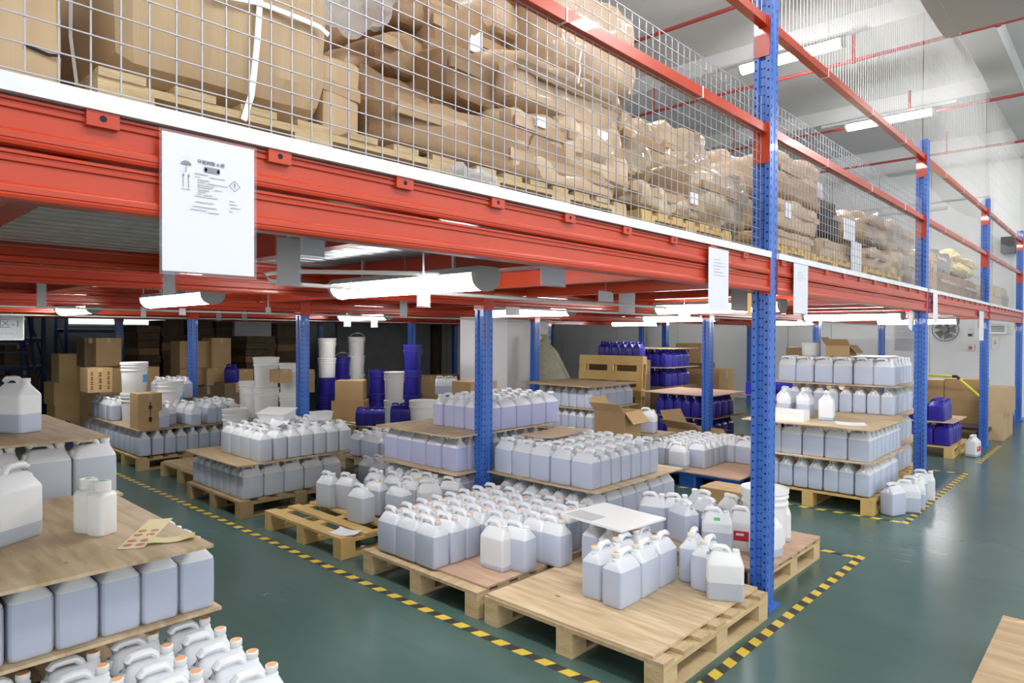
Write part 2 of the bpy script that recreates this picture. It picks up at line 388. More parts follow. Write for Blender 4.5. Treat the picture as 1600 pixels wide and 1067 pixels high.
for i, (a, b) in enumerate(bays):
    front_beam(a, b, 'red stepped double beam along the deck edge, %s of the rack' % bn[i])
    e = bx('deck_edge_strip', None, STRIP, -1.6, -1.535, a+.056, b-.056, 2.05, 2.085)
    tag(e, 'pale metal edging strip on top of the red beam, %s' % bn[i], 'edge strip', 'deck edge strips')
# inner beams along the aisle direction and cross joists
for ri, X in enumerate(ROWX[1:]):
    for i, (a, b) in enumerate(bays):
        m = MB(); m.prism(beam_prof(1.84, 1.93, X+.05), 'y', a+.063, b-.063); m.prism(beam_prof(1.935, 2.03, X+.05), 'y', a+.063, b-.063)
        tag(m.build('deck_beam', RED), 'dark red double beam under the deck, %s back from the aisle, %s' % (ri_names[ri+1], bn[i]), 'beam', 'inner deck beams')
xs = ROWX + [-16.2]
jn = 0
for ri in range(len(xs)-1):
    for i, (a, b) in enumerate(bays):
        for k in range(4):
            y = a + (b-a)*(k+.5)/4
            j = MB(); j.box(xs[ri+1]+.05, xs[ri]-.052, y-.028, y+.028, 1.93, 2.028); j.box(xs[ri+1]+.05, xs[ri]-.052, y-.034, y+.034, 1.925, 1.931)
            tag(j.build('cross_joist', RED), '%s red cross joist of the %s, between %s and %s beams' % (ORD[k], bn[i], ['front', 'second', 'third', 'fourth', 'fifth'][ri], ['second', 'third', 'fourth', 'fifth', 'rear'][ri]), 'joist', 'cross joists under the deck')
dk = bpy.data.objects.new('floor_mezzanine', None); COL.objects.link(dk); dk.location = (-8.9, 6, 2.03); dk['kind'] = 'structure'
for ri in range(len(xs)-1):
    for i, (a, b) in enumerate(bays):
        m = MB(); x = xs[ri]-.0; n = int((xs[ri]-xs[ri+1])/.12)
        st = (xs[ri]-xs[ri+1])/n; prof = []
        for k in range(n):
            x0 = xs[ri+1]+k*st; prof += [(x0, 2.031), (x0+st*.45, 2.031), (x0+st*.55, 2.046), (x0+st*.9, 2.046)]
        prof += [(xs[ri], 2.046), (xs[ri], 2.05), (xs[ri+1], 2.05)]
        m.prism([(p[0]+8.9, p[1]-2.03) for p in prof], 'y', a-6, b-6)
        m.build('deck_sheet', DECKM, dk)
# rails above the deck with brackets and zip ties
ZIP = mat('white_zip_tie', (.85, .85, .84), .4)
for i, (a, b) in enumerate(bays):
    for z, nm in ((2.8, 'lower'), (3.42, 'upper')):
        r = empty('guard_rail', (-1.6, (a+b)/2, z), 'red %s guard rail of the wire fence above the deck, %s' % (nm, bn[i]), 'guard rail', 'red guard rails')
        h = (b-a)/2
        MB().box(-.02, .03, -h+.055, h-.055, -.025, .025).build('rail', RED, r)
        for s in (-1, 1):
            MB().box(-.045, .045, s*h-s*.055-.004, s*h-s*.055+.004, -.2, .035).box(-.02, .034, s*h-s*.062-.012, s*h-s*.062+.012, -.03, .03).build('bracket', RED, r)
        for k in range(3):
            y = -h + (.25+.27*k)*2*h
            MB().box(-.023, .033, y-.004, y+.004, -.028, .028).build('zip_tie', ZIP, r)
# wire fence
def fence(a, b, z0, z1, px, pz, rv, rh, m, x, name, label, cat, group):
    o = MB(); n = int((b-a)/px); z1 = z0+.03+pz*int((z1-z0-.03)/pz)+rh
    for k in range(n+1):
        y = a+k*(b-a)/n; o.box(x-rv, x+rv, y-rv, y+rv, z0, z1)
    k = 0
    while z0+.03+k*pz <= z1:
        z = z0+.03+k*pz; o.box(x+rv, x+rv+2*rh, a, b, z-rh, z+rh); k += 1
    t = o.build(name, m); tag(t, label, cat, group); return t
for i, (a, b) in enumerate(bays[:3]):
    if i < 2:
        fence(a+.07, b-.07, 2.08, 3.035, .0565, .055, .0016, .0014, WIRE, -1.598, 'wire_fence', 'galvanised wire mesh panel above the red beam, %s' % bn[i], 'wire fence', 'wire mesh panels')
    fence(a+.06, b-.06, 3.44, 5.44, .062, .18, .0016, .0006, ZIP, -1.605, 'safety_net', 'white safety net strung from the upper rail to the ceiling, %s' % bn[i], 'net', 'white safety nets')
fence(7.95, 11.8, 2.08, 2.5, .11, .1, .0016, .0015, WIRE, -1.6, 'wire_fence', 'low wire mesh panel at the plastic wrapped pallets, third bay', 'wire fence', 'wire mesh panels')
fence(11.9, 15.8, 3.44, 5.44, .08, .25, .0012, .0006, ZIP, -1.605, 'safety_net', 'white safety net strung from the upper rail to the ceiling, farthest bay', 'net', 'white safety nets')
# hanging clear film in the farther bays
def film_sheet(y0, y1, z0, z1, x, label, m=FILM, amp=.03, seed=0):
    o = MB(); nu, nv = 16, 10; vs = []; fs = []
    for j in range(nv+1):
        for i in range(nu+1):
            u, v = i/nu, j/nv; y = y0+(y1-y0)*u; z = z0+(z1-z0)*v
            vs.append((x+amp*noise.noise((y*1.7+seed, z*2.2, seed)), y, z-(.12*math.sin(u*PI)*v*v)))
    for j in range(nv):
        for i in range(nu): q = j*(nu+1)+i; fs.append((q, q+1, q+nu+2, q+nu+1))
    o.add(vs, fs); t = o.build('film_sheet', m, smooth=60); tag(t, label, 'plastic film', 'clear film sheets'); return t
film_sheet(8.0, 11.7, 2.1, 3.3, -1.66, 'clear plastic film hung between the rails over the wrapped pallets, third bay', seed=3)
film_sheet(12.0, 15.7, 2.1, 3.3, -1.66, 'clear plastic film hung between the rails, farthest bay', seed=9)

# ------------------------------------------------------------------ lamps, pipes, conduits, air conditioner
def lamp_parts(r, L_, mt):
    m = MB(); n = 9
    pr = [(.08*math.cos(PI+PI*k/(n-1)), .07*math.sin(PI+PI*k/(n-1))) for k in range(n)]
    m.prism(pr+[(.08, .012), (-.08, .012)], 'x', -L_/2+.03, L_/2-.03); m.build('diffuser', mt, r, smooth=40)
    MB().prism([(-.088, .012), (.088, .012), (.06, .045), (-.06, .045)], 'x', -L_/2, L_/2).build('housing', LAMPB, r)
    for s in (-1, 1):
        MB().prism([(p[0]*1.08, p[1]*1.08) for p in pr]+[(.086, .02), (-.086, .02)], 'x', s*(L_/2-.015)-.016, s*(L_/2-.015)+.016).build('end_cap', LAMPB, r)
        k = MB()
    for t in (-.3, .3):
        MB().box(t*L_-.006, t*L_+.006, -.094, -.08, -.03, .03).box(t*L_-.006, t*L_+.006, .08, .094, -.03, .03).build('clasp', GALV, r)
lamps = [(-2.95, 2.3, 1.3), (-5.6, 2.1, 1.3), (-9.2, 2.3, 1.3), (-2.95, 6.05, 1.3), (-5.3, 6.0, 1.3), (-9.0, 6.2, 1.3), (-2.9, 10.1, 1.3), (-5.3, 9.6, 1.3),
         (-5.2, 13.7, 1.3), (-2.9, 13.9, 1.3), (-8.8, 13.8, 1.3)]
near = {0: 'nearest one, just behind the front beam', 1: 'in the nearest bay, between second and third posts', 2: 'in the nearest bay, deep at the dark end', 3: 'in the second bay, behind the nearest upright',
        4: 'in the second bay, between second and third posts', 5: 'in the second bay, far from the aisle', 6: 'above the tall stack of cans', 7: 'in the third bay, above the blue cans', 8: 'in the farthest bay, near the white wall', 9: 'in the farthest bay, by the aisle', 10: 'in the farthest bay, before the fourth post'}
for k, (x, y, L_) in enumerate(lamps):
    r = empty('fluorescent_lamp', (x, y, 1.885), 'lit fluorescent lamp under the deck, ' + near[k], 'lamp', 'lamps under the deck'); lamp_parts(r, L_, LAMPM)
    for s in (-.4, .4): MB().box(s-.008, s+.008, -.008, .008, .035, .1475).build('hanger', GALV, r)
hall = [(-3.1, 8.26), (-2.85, 11.7), (1.2, 8.3), (1.2, 3.6), (-3.3, 3.8), (-3.1, .4), (1.2, -.5), (4.8, 3.6), (4.8, 8.2), (1.3, 12.0), (.9, 1.6), (.9, 5.9)]  # first two hang in view; the others are unseen, added as fill light
hl = ['lit hall lamp hung from the ceiling behind the nearest upright', 'lit hall lamp hung from the ceiling above the second upright']
hpos = ['', '', 'second row over the aisle', 'first row over the aisle', 'above the nearest bay packages', 'above the left end packages', 'behind the camera over the aisle', 'first row beyond the aisle', 'second row beyond the aisle', 'third row over the aisle', 'over the aisle, beside the nearest bay', 'over the aisle, beside the nearest upright']
for k, (x, y) in enumerate(hall):
    r = empty('hall_lamp', (x, y, 5.0), hl[k] if k < 2 else 'unseen fill lamp added near the ceiling, %s' % hpos[k], 'lamp', 'hall lamps')
    lamp_parts(r, 1.25, LAMPH)
    for s in (-.45, .45): MB().tube([(s, 0, .03), (s, 0, .75)], .004, 5).build('hanger', GALV, r)
    bx('support_rail', r, GALV, -1.0, .9, -.02, .02, .05, .09)
for k, Y in enumerate((6.85, 9.2, 12.1, 15.0)):
    r = empty('sprinkler_pipe', (-4, Y, 5.1), 'thin dark red sprinkler pipe below the ceiling, %s from the camera' % ORD[k], 'pipe', 'red sprinkler pipes')
    MB().tube([(-16, 0, 0), (12, 0, 0)], .024, 8).build('pipe_run', PIPE, r, smooth=60)
    for x in (-3.9, -1.55, 1.35, 2.85, 3.4):
        MB().tube([(x, 0, .0), (x, 0, .4 if x < 3 else .35)], .018, 6).lathe([(.03, -.03), (.03, .03)], 8, (x, 0, 0)).build('drop_pipe', PIPE, r)
def conduit(pts, label, rr=.011):
    o = MB().tube(pts, rr, 7).build('conduit', COND, smooth=60); tag(o, label, 'conduit', 'cable conduits')
def arc(cx, cy, r, a0, a1, n, f): return [f(cx+r*math.cos(a0+(a1-a0)*i/n), cy+r*math.sin(a0+(a1-a0)*i/n)) for i in range(n+1)]
conduit([(-2.5, 2.3, 1.905), (-3.0, 1.62, 1.9)] + [(-3.02, 1.52, 1.88), (-3.02, 1.55, 1.85), (-3.0, 1.7, 1.84)] + [(-3.0, 3.0, 1.84), (-3.0, 5.2, 1.84)], 'pale conduit with a bend running behind the nearest lamp under the deck')
conduit([(-6.95, -1, 1.82), (-6.95, 7.8, 1.82)], 'pale conduit along the third row beam under the deck')
conduit([(-9.98, -1, 1.815), (-9.98, 11.8, 1.815)], 'pale conduit along the fourth row beam under the deck')
conduit([(-4.0, 4.0, 1.831), (-4.0, 15.6, 1.831)], 'pale conduit along the second row beam under the deck')
conduit([(-2.9, 16.52, 4.3), (-5.5, 16.52, 4.3)], 'grey conduit across the end wall above the deck', .03)
conduit([(-2.2, 16.52, 4.45), (-5.5, 16.52, 4.45)], 'upper grey conduit across the end wall above the deck', .02)
conduit([(-2.15, 16.52, 4.45), (-2.15, 16.52, 2.3)], 'vertical grey conduit on the end wall above the deck', .03)
ac = empty('air_conditioner', (.14, 5.75, 3.95), 'beige ceiling air conditioner hanging at the top corner above the aisle', 'air conditioner')
pr = [(-.62, .3), (-.62, .12), (-.5, .03), (-.3, 0), (.2, 0), (.46, .015), (.52, .06), (.55, .16), (.55, .3)]
MB().prism(pr, 'x', -1.16, 1.3).build('shell', ACM, ac, smooth=30)
MB().prism([(p[0]*1.04, p[1]*1.02-.006) for p in pr], 'x', -1.26, -1.16).build('end_cover', ACM, ac, smooth=30)
MB().box(-.5, 1.1, -.5, -.2, .018, .04).build('return_grille', mat('grille_grey', (.3, .3, .29), .5), ac)
MB().box(-.6, 1.1, .40, .43, -.004, .012).build('air_slot', HOLE, ac)
for s in (-1.0, 1.1): MB().tube([(s, 0, .3), (s, 0, 1.83)], .006, 6).build('hanger', GALV, ac)

# ------------------------------------------------------------------ pallets and sheets
def pallet(x0, x1, y0, y1, label, h=.15, m=WOOD, md=WOODD, z=0, along='x', ndeck=7, group='wooden pallets on the floor', missing=()):
    """nine-block pallet; deck boards run along X ('x') or along Y"""
    r = empty('pallet', ((x0+x1)/2, (y0+y1)/2, z), label, 'pallet', group)
    a, b = (x1-x0)/2, (y1-y0)/2
    if along == 'y': a, b = b, a; r.rotation_euler.z = PI/2
    t = .02
    w = .1 if ndeck > 5 else .145
    for k in range(ndeck):
        y = -b + w/2 + k*(2*b-w)/(ndeck-1); dx = rnd.uniform(-.006, .006)
        if k in missing: continue
        MB().box(-a+dx, a+dx, y-w/2, y+w/2, h-t, h-rnd.uniform(0, .001)).build('deck_board', md, r)
    for x in (-a+.05, 0, a-.05):
        MB().box(x-.05, x+.05, -b, b, h-2*t, h-t).build('stringer_board', m, r)
        for y in (-b+.06, 0, b-.06): MB().box(x-.05, x+.05, y-.06, y+.06, t, h-2*t).build('block', m, r)
        MB().box(x-.05, x+.05, -b, b, 0, t).build('bottom_board', m, r)
    return r
def sheet(x0, x1, y0, y1, z, label, m=PLY, t=.012, name='plywood_sheet', cat='plywood', group='plywood sheets', warp=.004, rz=0):
    o = MB(); nx, ny = 6, 6; top = []; a, b = (x1-x0)/2, (y1-y0)/2; sd = rnd.random()*50
    for j in range(ny+1):
        for i in range(nx+1):
            u, v = i/nx*2-1, j/ny*2-1
            top.append((u*a, v*b, t+warp*(u*u*v*v)*(.5+.5*noise.noise((u*1.3+sd, v*1.3, 0)))))
    n = len(top); vs = top+[(p[0], p[1], p[2]-t) for p in top]; fs = []
    for j in range(ny):
        for i in range(nx):
            q = j*(nx+1)+i; fs.append((q, q+1, q+nx+2, q+nx+1)); fs.append((n+q, n+q+nx+1, n+q+nx+2, n+q+1))
    for i in range(nx):
        fs.append((i, n+i, n+i+1, i+1)); q = ny*(nx+1)+i; fs.append((q, q+1, n+q+1, n+q))
    for j in range(ny):
        q = j*(nx+1); fs.append((q, q+nx+1, n+q+nx+1, n+q)); q = j*(nx+1)+nx; fs.append((q, n+q, n+q+nx+1, q+nx+1))
    o.add(vs, fs); r = o.build(name, m, None, False, ((x0+x1)/2, (y0+y1)/2, z), rz); return tag(r, label, cat, group)

# ------------------------------------------------------------------ jerry cans
CL, CW = .196, .133
def rrect(hx, hy, z, r, n=4):
    pts = []
    for cx, cy, a0 in ((hx-r, hy-r, 0), (-hx+r, hy-r, PI/2), (-hx+r, -hy+r, PI), (hx-r, -hy+r, 1.5*PI)):
        for k in range(n): a = a0+PI/2*k/(n-1); pts.append((cx+r*math.cos(a), cy+r*math.sin(a), z))
    return pts
CR = [(0, .088, .057), (.006, .0945, .0628), (.02, .097, .0655), (.1, .0975, .0662), (.186, .097, .0655), (.196, .0962, .0645), (.2, .095, .0625), (.244, .077, .028), (.252, .068, .021), (.255, .056, .013)]
def can_mesh(dry, wet=None, h=0):
    """blow moulded can; below the level of the liquid the wetted plastic is clearer"""
    o = MB(); lo = [c for c in CR if c[0] < h-.001]; hi = [c for c in CR if c[0] > h+.001]
    ring = lambda L_: [rrect(hx, hy, z, min(.02, hy*.55)) for z, hx, hy in L_]
    if wet and h:
        p, q = lo[-1], hi[0]; t = (h-p[0])/(q[0]-p[0]); mid = (h, p[1]+(q[1]-p[1])*t, p[2]+(q[2]-p[2])*t)
        lr_ = ring(lo+[mid]); ur = ring([mid]+hi); n = len(lr_[0]); vs = [v for r in lr_+ur[1:] for v in r]; fs = []; ms = []
        for i in range(len(lr_)+len(ur)-2):
            for j in range(n): fs.append((i*n+j, i*n+(j+1) % n, (i+1)*n+(j+1) % n, (i+1)*n+j)); ms.append(1 if i < len(lr_)-1 else 0)
        fs += [tuple(range(n-1, -1, -1)), tuple(range(len(vs)-n, len(vs)))]; ms += [1, 0]
        o.v = vs; o.f = fs; o.m = ms
    else: o.rings(ring(CR))
    # moulded handle that leaves a finger hole above the shoulder, and the neck
    o.tube([(-.09, 0, .206), (-.083, 0, .235), (-.074, 0, .266), (-.06, 0, .279), (-.026, 0, .281), (.002, 0, .279), (.018, 0, .265), (.027, 0, .238)], .0195, 10, 0, .0135)
    o.lathe([(.0235, .0), (.0225, .034), (.019, .038), (.019, .05)], 14, (.058, 0, .218))
    return o.mesh('jerry_can', [dry, wet] if wet else dry, smooth=28)
def liq_mesh(h, m):
    o = MB(); R_ = []
    prev = None
    for z, hx, hy in CR:
        if z < h: R_.append((z+(.003 if z < .01 else 0), hx-.004, hy-.004)); prev = (z, hx, hy)
        else:
            t = (h-prev[0])/(z-prev[0]); R_.append((h, prev[1]+(hx-prev[1])*t-.004, prev[2]+(hy-prev[2])*t-.004)); break
    o.rings([rrect(hx, hy, z, .018) for z, hx, hy in R_]); return o.mesh('liquid', m, smooth=50)
def cap_mesh(m, top=None):
    o = MB().lathe([(.0205, 0), (.0215, .002), (.0215, .017), (.0195, .019)], 14, (.058, 0, .264))
    if top: o.lathe([(.0165, 0), (.0165, .001)], 14, (.058, 0, .283), 1)
    return o.mesh('cap', [m, top] if top else m, smooth=40)
LEV = (('f', .196), ('m', .135), ('h', .1), ('l', .06), ('s', .035))
CANM = {lv: can_mesh(SHELL, WET, h) for lv, h in LEV}; CANM[None] = can_mesh(SHELL)
CANW = {lv: can_mesh(SHELLW, WET, h) for lv, h in LEV}; CANW[None] = can_mesh(SHELLW); CANB = can_mesh(NAVY)
LM = {}
for ml, nm in ((LIQ, 'b'), (LIQP, 'p'), (LIQG, 'g')):
    for lv, h in LEV: LM[nm+lv] = liq_mesh(h, ml)
CAPS = {'o': cap_mesh(WHITE, ORANGE), 'w': cap_mesh(WHITE), 'n': cap_mesh(NAVY), 'y': cap_mesh(PALEY)}
CANS = []      # every milky can: (distance, function arguments)
def can(x, y, z, rz, liq, cap, label, group=None, body=None, extra=None):
    CANS.append((math.hypot(x, y), x, y, z, rz, liq, cap, label, group, body, extra))
def make_can(x, y, z, rz, liq, cap, label, group, body, extra):
    o = put((body or CANM)[liq[1] if liq else None], 'jerry_can', None, (x, y, z), rz); tag(o, label, 'jerry can', group)
    if liq: put(LM[liq], 'liquid', o)
    if cap: put(CAPS[cap], 'cap', o)
    if extra: extra(o)
    return o
def tier(desc, x1, y0, z, nx, ny, orient, liq='bf', cap='w', keep=None, flip=0, jit=.004, group=None, blue=False, gap=.003, capf=None):
    """a block of cans: row 1 is nearest the aisle (+X), place 1 is nearest the tape side (-Y)"""
    px, py = (CL+gap, CW+gap) if orient == 'x' else (CW+gap, CL+gap)
    for i in range(nx):
        for j in range(ny):
            if keep and not keep(i, j): continue
            x = x1-px*(i+.5)+rnd.uniform(-jit, jit); y = y0+py*(j+.5)+rnd.uniform(-jit, jit)
            rz = (0 if orient == 'x' else PI/2)+(PI if flip else 0)+rnd.uniform(-.02, .02)
            cp = capf(i, j) if capf else cap
            lab = 'milky can %s from tape, %s from aisle, %s' % (ORD[j], ORD[i], desc)
            if blue: make_blue(x, y, z, rz, lab.replace('milky', 'blue'), group)
            else: can(x, y, z, rz, liq, cp, lab, group or desc)
def make_blue(x, y, z, rz, label, group):
    o = put(CANB, 'blue_jerry_can', None, (x, y, z), rz); tag(o, label, 'jerry can', group or 'blue jerry cans'); put(CAPS['n'], 'cap', o); return o
hid = lambda i, j: i < 2 or j < 2
hid1 = lambda i, j: i < 1 or j < 1
T1 = .162          # top of a sheet on a pallet
T2 = T1+.306; T3 = T2+.306; T4 = T3+.306

# P1 front pallet with plywood
pallet(-2.62, -1.5, 2.6, 3.74, 'wooden pallet under the plain plywood board at the foot of the nearest upright')
sheet(-2.61, -1.56, 2.61, 3.74, .15, 'knotty plywood board on the front pallet with thirteen cans on it')
d1 = 'on the front plywood board'
for k, (x, y, a) in enumerate([(-2.0, 3.02, -1), (-2.15, 3.04, -1), (-2.005, 3.225, -1), (-2.15, 3.245, -1), (-2.01, 3.43, -1), (-2.15, 3.45, -1), (-2.3, 3.40, -1), (-2.44, 3.42, -1), (-2.3, 3.62, -1), (-2.44, 3.62, -1)]):
    lb = 'orange capped can, front plywood board, %s' % (['front corner one of the tight cluster', 'beside the front corner one, towards the tape', 'second along the aisle face of the cluster', 'second along the tape face of the cluster', 'third along the aisle face of the cluster', 'half under the white board near its aisle corner', 'under the white board, aisle edge', 'under the white board, tape edge', 'under the white board, rear aisle corner', 'under the white board, rear tape corner'][k])
    can(x, y, T1, -PI/2+rnd.uniform(-.04, .04), 'bf', 'o', lb)
can(-1.77, 3.55, T1, -PI/2+.06, 'bf', 'o', 'orange capped can standing alone between the cluster and the upright, on the front plywood board')
can(-1.9, 3.62, T1, -PI/2+.3, 'bf', 'o', 'orange capped can just behind the cluster, on the front plywood board')
can(-1.63, 3.47, T1, .52, 'gh', None, 'open can one third full, closest to the foot of the nearest upright', body=CANW)
b = sheet(-2.62, -2.12, 3.26, 3.68, T1+.3, 'white foam board lying on top of the cans of the front pallet', WHITE, .012, 'foam_board', 'board', None, rz=-.12)
MB().box(-.22, .0, -.2, -.06, .0135, .0145).build('paper_sleeve', PAPERG, b)

# P2 low pallet with the large block
pallet(-3.78, -2.68, 2.6, 3.72, 'wooden pallet under the large block of orange capped cans, beside the front pallet')
sheet(-3.74, -2.68, 2.68, 3.7, .15, 'reddish plywood board under the large block of orange capped cans', PLYR)
tier('large orange capped block on the low pallet', -2.70, 2.64, T1, 5, 8, 'x', 'bf', 'o', keep=lambda i, j: not (i < 2 and j < 3) and not (i < 1 and j < 4))
can(-2.86, 2.95, T1, .05, 'bs', None, 'nearly empty open can in front of the large orange capped block', body=CANW)
can(-2.76, 3.03, T1, .12, 'bf', None, 'open can full to the shoulder standing free before the large orange capped block')
can(-2.66, 3.26, T1, .0, 'bf', 'o', 'orange capped can at the aisle corner of the large block, apart from its row')

# P3 small yellow pallet
pallet(-5.2, -4.08, 2.62, 3.74, 'bare yellowish pallet with gaps, a few cans at its far end', m=WOODY, md=WOODY, along='x', ndeck=6)
for k, (x, y, a, lq, cp) in enumerate([(-4.95, 3.06, .1, 'gf', 'w'), (-4.78, 3.14, .2, 'gf', 'o'), (-4.36, 2.98, .1, 'gf', None), (-4.47, 3.2, .15, 'gf', 'y'), (-4.2, 3.22, .1, 'gf', 'o'), (-4.3, 3.42, .2, 'gf', 'y'), (-4.55, 3.45, .1, 'gf', 'w'),
                                       (-4.12, 3.46, 1.1, 's', 'o'), (-4.3, 3.62, .2, 'gf', 'w'), (-4.5, 3.66, .1, 'gf', 'o'), (-4.05, 3.64, .3, 'gf', 'w'), (-4.75, 3.4, .1, 'gf', 'w')]):
    lb = 'can on the bare yellowish pallet, ' + ['standing farthest from the aisle', 'beside the one farthest from the aisle', 'large one closest to the camera', 'behind the one closest to the camera', 'aisle side of the front pair', 'third back on the aisle side', 'in the middle of the cluster', 'almost empty one at the aisle edge', 'rear middle one', 'rear one towards the dark end', 'rear corner one by the post', 'rear one behind the far pair'][k]
    can(x, y, .152, a, None if lq == 's' else lq, cp, lb, body=CANW if lq == 's' else None)
o = sheet(-4.3, -4.1, 2.66, 2.8, .15, 'small white card lying on the corner of the bare yellowish pallet', PAPER, .002, 'card', 'card', None, .02, .3)

# P4 behind the upright
pallet(-2.74, -1.64, 4.02, 5.02, 'wooden pallet behind the nearest upright, under a reddish board')
sheet(-2.72, -1.63, 4.0, 5.0, .15, 'reddish plywood board behind the nearest upright, carrying a bucket and loose cans', PLYR)
def redlab(o): MB().box(-.065, .06, -.0685, -.0668, .075, .14).build('red_label', REDL, o); MB().box(-.05, .0, -.0692, -.0684, .11, .125).build('label_print', WHITE, o)
def grnlab(o): MB().prism([(-.0545, .212), (-.0405, .230), (-.0385, .230), (-.0525, .212)], 'x', -.02, .02).build('green_sticker', GREEN, o)
p4 = [(-2.56, 4.28, .3, 'bf', 'w', None, 'loose can nearest the lower tier of cans'), (-2.42, 4.36, .5, 'bf', 'w', None, 'second loose can, with a white cap'), (-2.3, 4.24, 2.8, 'bf', 'w', None, 'loose can whose handle points to the aisle'),
      (-2.22, 4.42, 2.9, 'bf', None, None, 'open loose can in the middle'), (-2.03, 4.2, .45, 'bm', None, grnlab, 'loose can with a green sticker'), (-2.35, 4.6, 3.0, 'bf', 'w', None, 'loose can at the back'),
      (-1.9, 4.34, .35, None, 'w', redlab, 'empty can with a red label'), (-2.12, 4.62, 2.6, None, 'w', None, 'empty can behind the red label one'), (-1.84, 4.72, .4, 'bs', 'w', None, 'nearly empty can against the white bucket'), (-1.74, 4.3, 1.3, 'bl', 'w', grnlab, 'can half hidden by the upright')]
for x, y, a, lq, cp, ex, lb in p4: can(x, y, T1, a, lq, cp, lb + ', on the board behind the nearest upright', extra=ex, body=CANW if lq in (None, 'bs') else None)

# P5 centre stack
pallet(-3.92, -2.84, 3.98, 5.1, 'wooden pallet under the two tier stack right of the inner post')
tier('lower tier of the centre stack', -2.86, 3.94, T1, 7, 6, 'y', 'bf', 'w', keep=hid)
sheet(-3.94, -2.8, 3.9, 5.16, T2-.012, 'pale plywood sheet between the two tiers of the centre stack')
tier('upper tier of the centre stack', -2.87, 3.93, T2, 5, 7, 'x', 'bf', 'w', flip=1, capf=lambda i, j: 'o' if (i*3+j) % 4 == 0 else 'w')
o = sheet(-3.75, -3.45, 4.1, 4.75, T2+.292, 'flat piece of brown cardboard lying on the upper tier of the centre stack', CARDL, .006, 'cardboard_piece', 'cardboard', None, .03, .15)

# P6 stack behind the inner post
pallet(-5.02, -4.02, 3.66, 4.86, 'wooden pallet under the three tier stack left of the inner post')
tier('bottom tier of the three tier stack', -4.04, 3.66, T1, 7, 6, 'y', 'pf', 'w', keep=hid1)
sheet(-5.02, -3.98, 3.62, 4.86, T2-.012, 'lower plywood sheet of the three tier stack left of the inner post')
tier('middle tier of the three tier stack', -4.04, 3.68, T2, 5, 8, 'x', 'pf', 'w', keep=hid1)
sheet(-5.04, -3.97, 3.6, 4.86, T3-.012, 'upper plywood sheet of the three tier stack left of the inner post')
tier('top tier of the three tier stack', -3.98, 3.95, T3, 5, 5, 'y', 'pf', 'w', flip=1)

# P7 two tier stack by the tape
pallet(-6.75, -5.6, 2.6, 3.75, 'dark wooden pallet under the two tier stack beside the bare pallet', h=.15, m=WOODK, md=WOODK)
tier('lower tier of the tape side stack', -5.64, 2.64, T1-.01, 8, 5, 'y', 'gf', 'w', keep=hid)
sheet(-6.76, -5.6, 2.58, 3.72, T2-.02, 'brown plywood sheet between the tiers of the tape side stack', PLYD)
tier('upper tier of the tape side stack', -5.62, 2.78, T2-.006, 4, 7, 'x', 'gf', 'w')
for k, (q_, z, lb) in enumerate([((434, 656), T3-.012, 'tilted white plastic tray lying on the upper tier of the tape side stack'), ((502, 655), T3-.012, 'small white plastic tub at the far end of the tape side stack')]):
    x, y, _ = PZ(*q_, z); o = MB(); o.prism([(-.12, 0), (.12, 0), (.15, .09), (-.15, .09)], 'y', -.1, .1); r = o.build('plastic_tray', SHELLW, None, False, (x, y, z), .5+k); r.scale = (1, 1, 1) if k == 0 else (.6, .7, .8); r.rotation_euler.x = .2 if k == 0 else 0; tag(r, lb, 'tray')
    MB().prism([(-.16, .09), (.16, .09), (.16, .096), (-.16, .096)], 'y', -.11, .11).build('rim', WHITE, r)
o = sheet(-5.9, -5.72, 3.0, 3.12, T3-.012, 'small white card propped on the upper tier of the tape side stack', PAPER, .003, 'card', 'card', None, .05, .6); o.rotation_euler.x = .25
# P9 low bare pallet
pallet(-8.0, -6.95, 2.8, 3.8, 'low bare pallet between the tape side stack and the purple can stack', m=WOODM, md=WOODM)
sheet(-7.98, -6.97, 2.82, 3.78, .15, 'brown board on the low bare pallet beyond the tape side stack', PLYD)

# P8 far stack with buckets
pallet(-9.5, -8.4, 2.7, 3.8, 'yellowish pallet under the near half of the purple can stack', m=WOODM, md=WOODM)
pallet(-10.64, -9.54, 2.7, 3.8, 'yellowish pallet under the far half of the purple can stack', m=WOODM, md=WOODM)
tier('lower tier of the purple stack', -8.42, 2.72, T1, 11, 8, 'x', 'pf', 'w', keep=hid1)
sheet(-9.5, -8.4, 2.7, 3.85, T2-.012, 'plywood sheet under the purple cans and buckets', PLYD)
sheet(-10.62, -9.52, 2.7, 3.85, T2-.012, 'plywood sheet at the dark end of the purple stack', PLYD)
for k, (x, y) in enumerate([(-8.55, 3.0), (-8.7, 2.86), (-8.5, 3.35), (-8.75, 3.15), (-8.75, 3.35), (-8.95, 3.05), (-8.95, 3.3)]):
    can(x, y, T2, .05 if k != 1 else 1.4, 'pm', 'w', ['half full can at the front of the purple stack top', 'small sideways can next to the tall carton', 'half full can second along the purple stack top', 'can behind the front one on the purple stack', 'can behind the second one on the purple stack', 'rear can near the carton on the purple stack', 'rear can in the middle of the purple stack'][k])
tier('violet block on the purple stack top', -8.45, 3.5, T2, 3, 3, 'x', 'pf', 'w')
tier('raised grey row on the purple stack', -9.4, 3.3, T2+.25, 2, 3, 'x', 'gf', 'w')
bx_ = bx('carton_support', None, CARDD, -9.85, -9.36, 3.25, 3.85, T2, T2+.248); tag(bx_, 'low dark carton under the raised grey cans', 'carton')
tier('dark upper tier of the purple stack', -9.56, 2.74, T2, 4, 2, 'x', 'gf', 'w', keep=lambda i, j: j < 2)

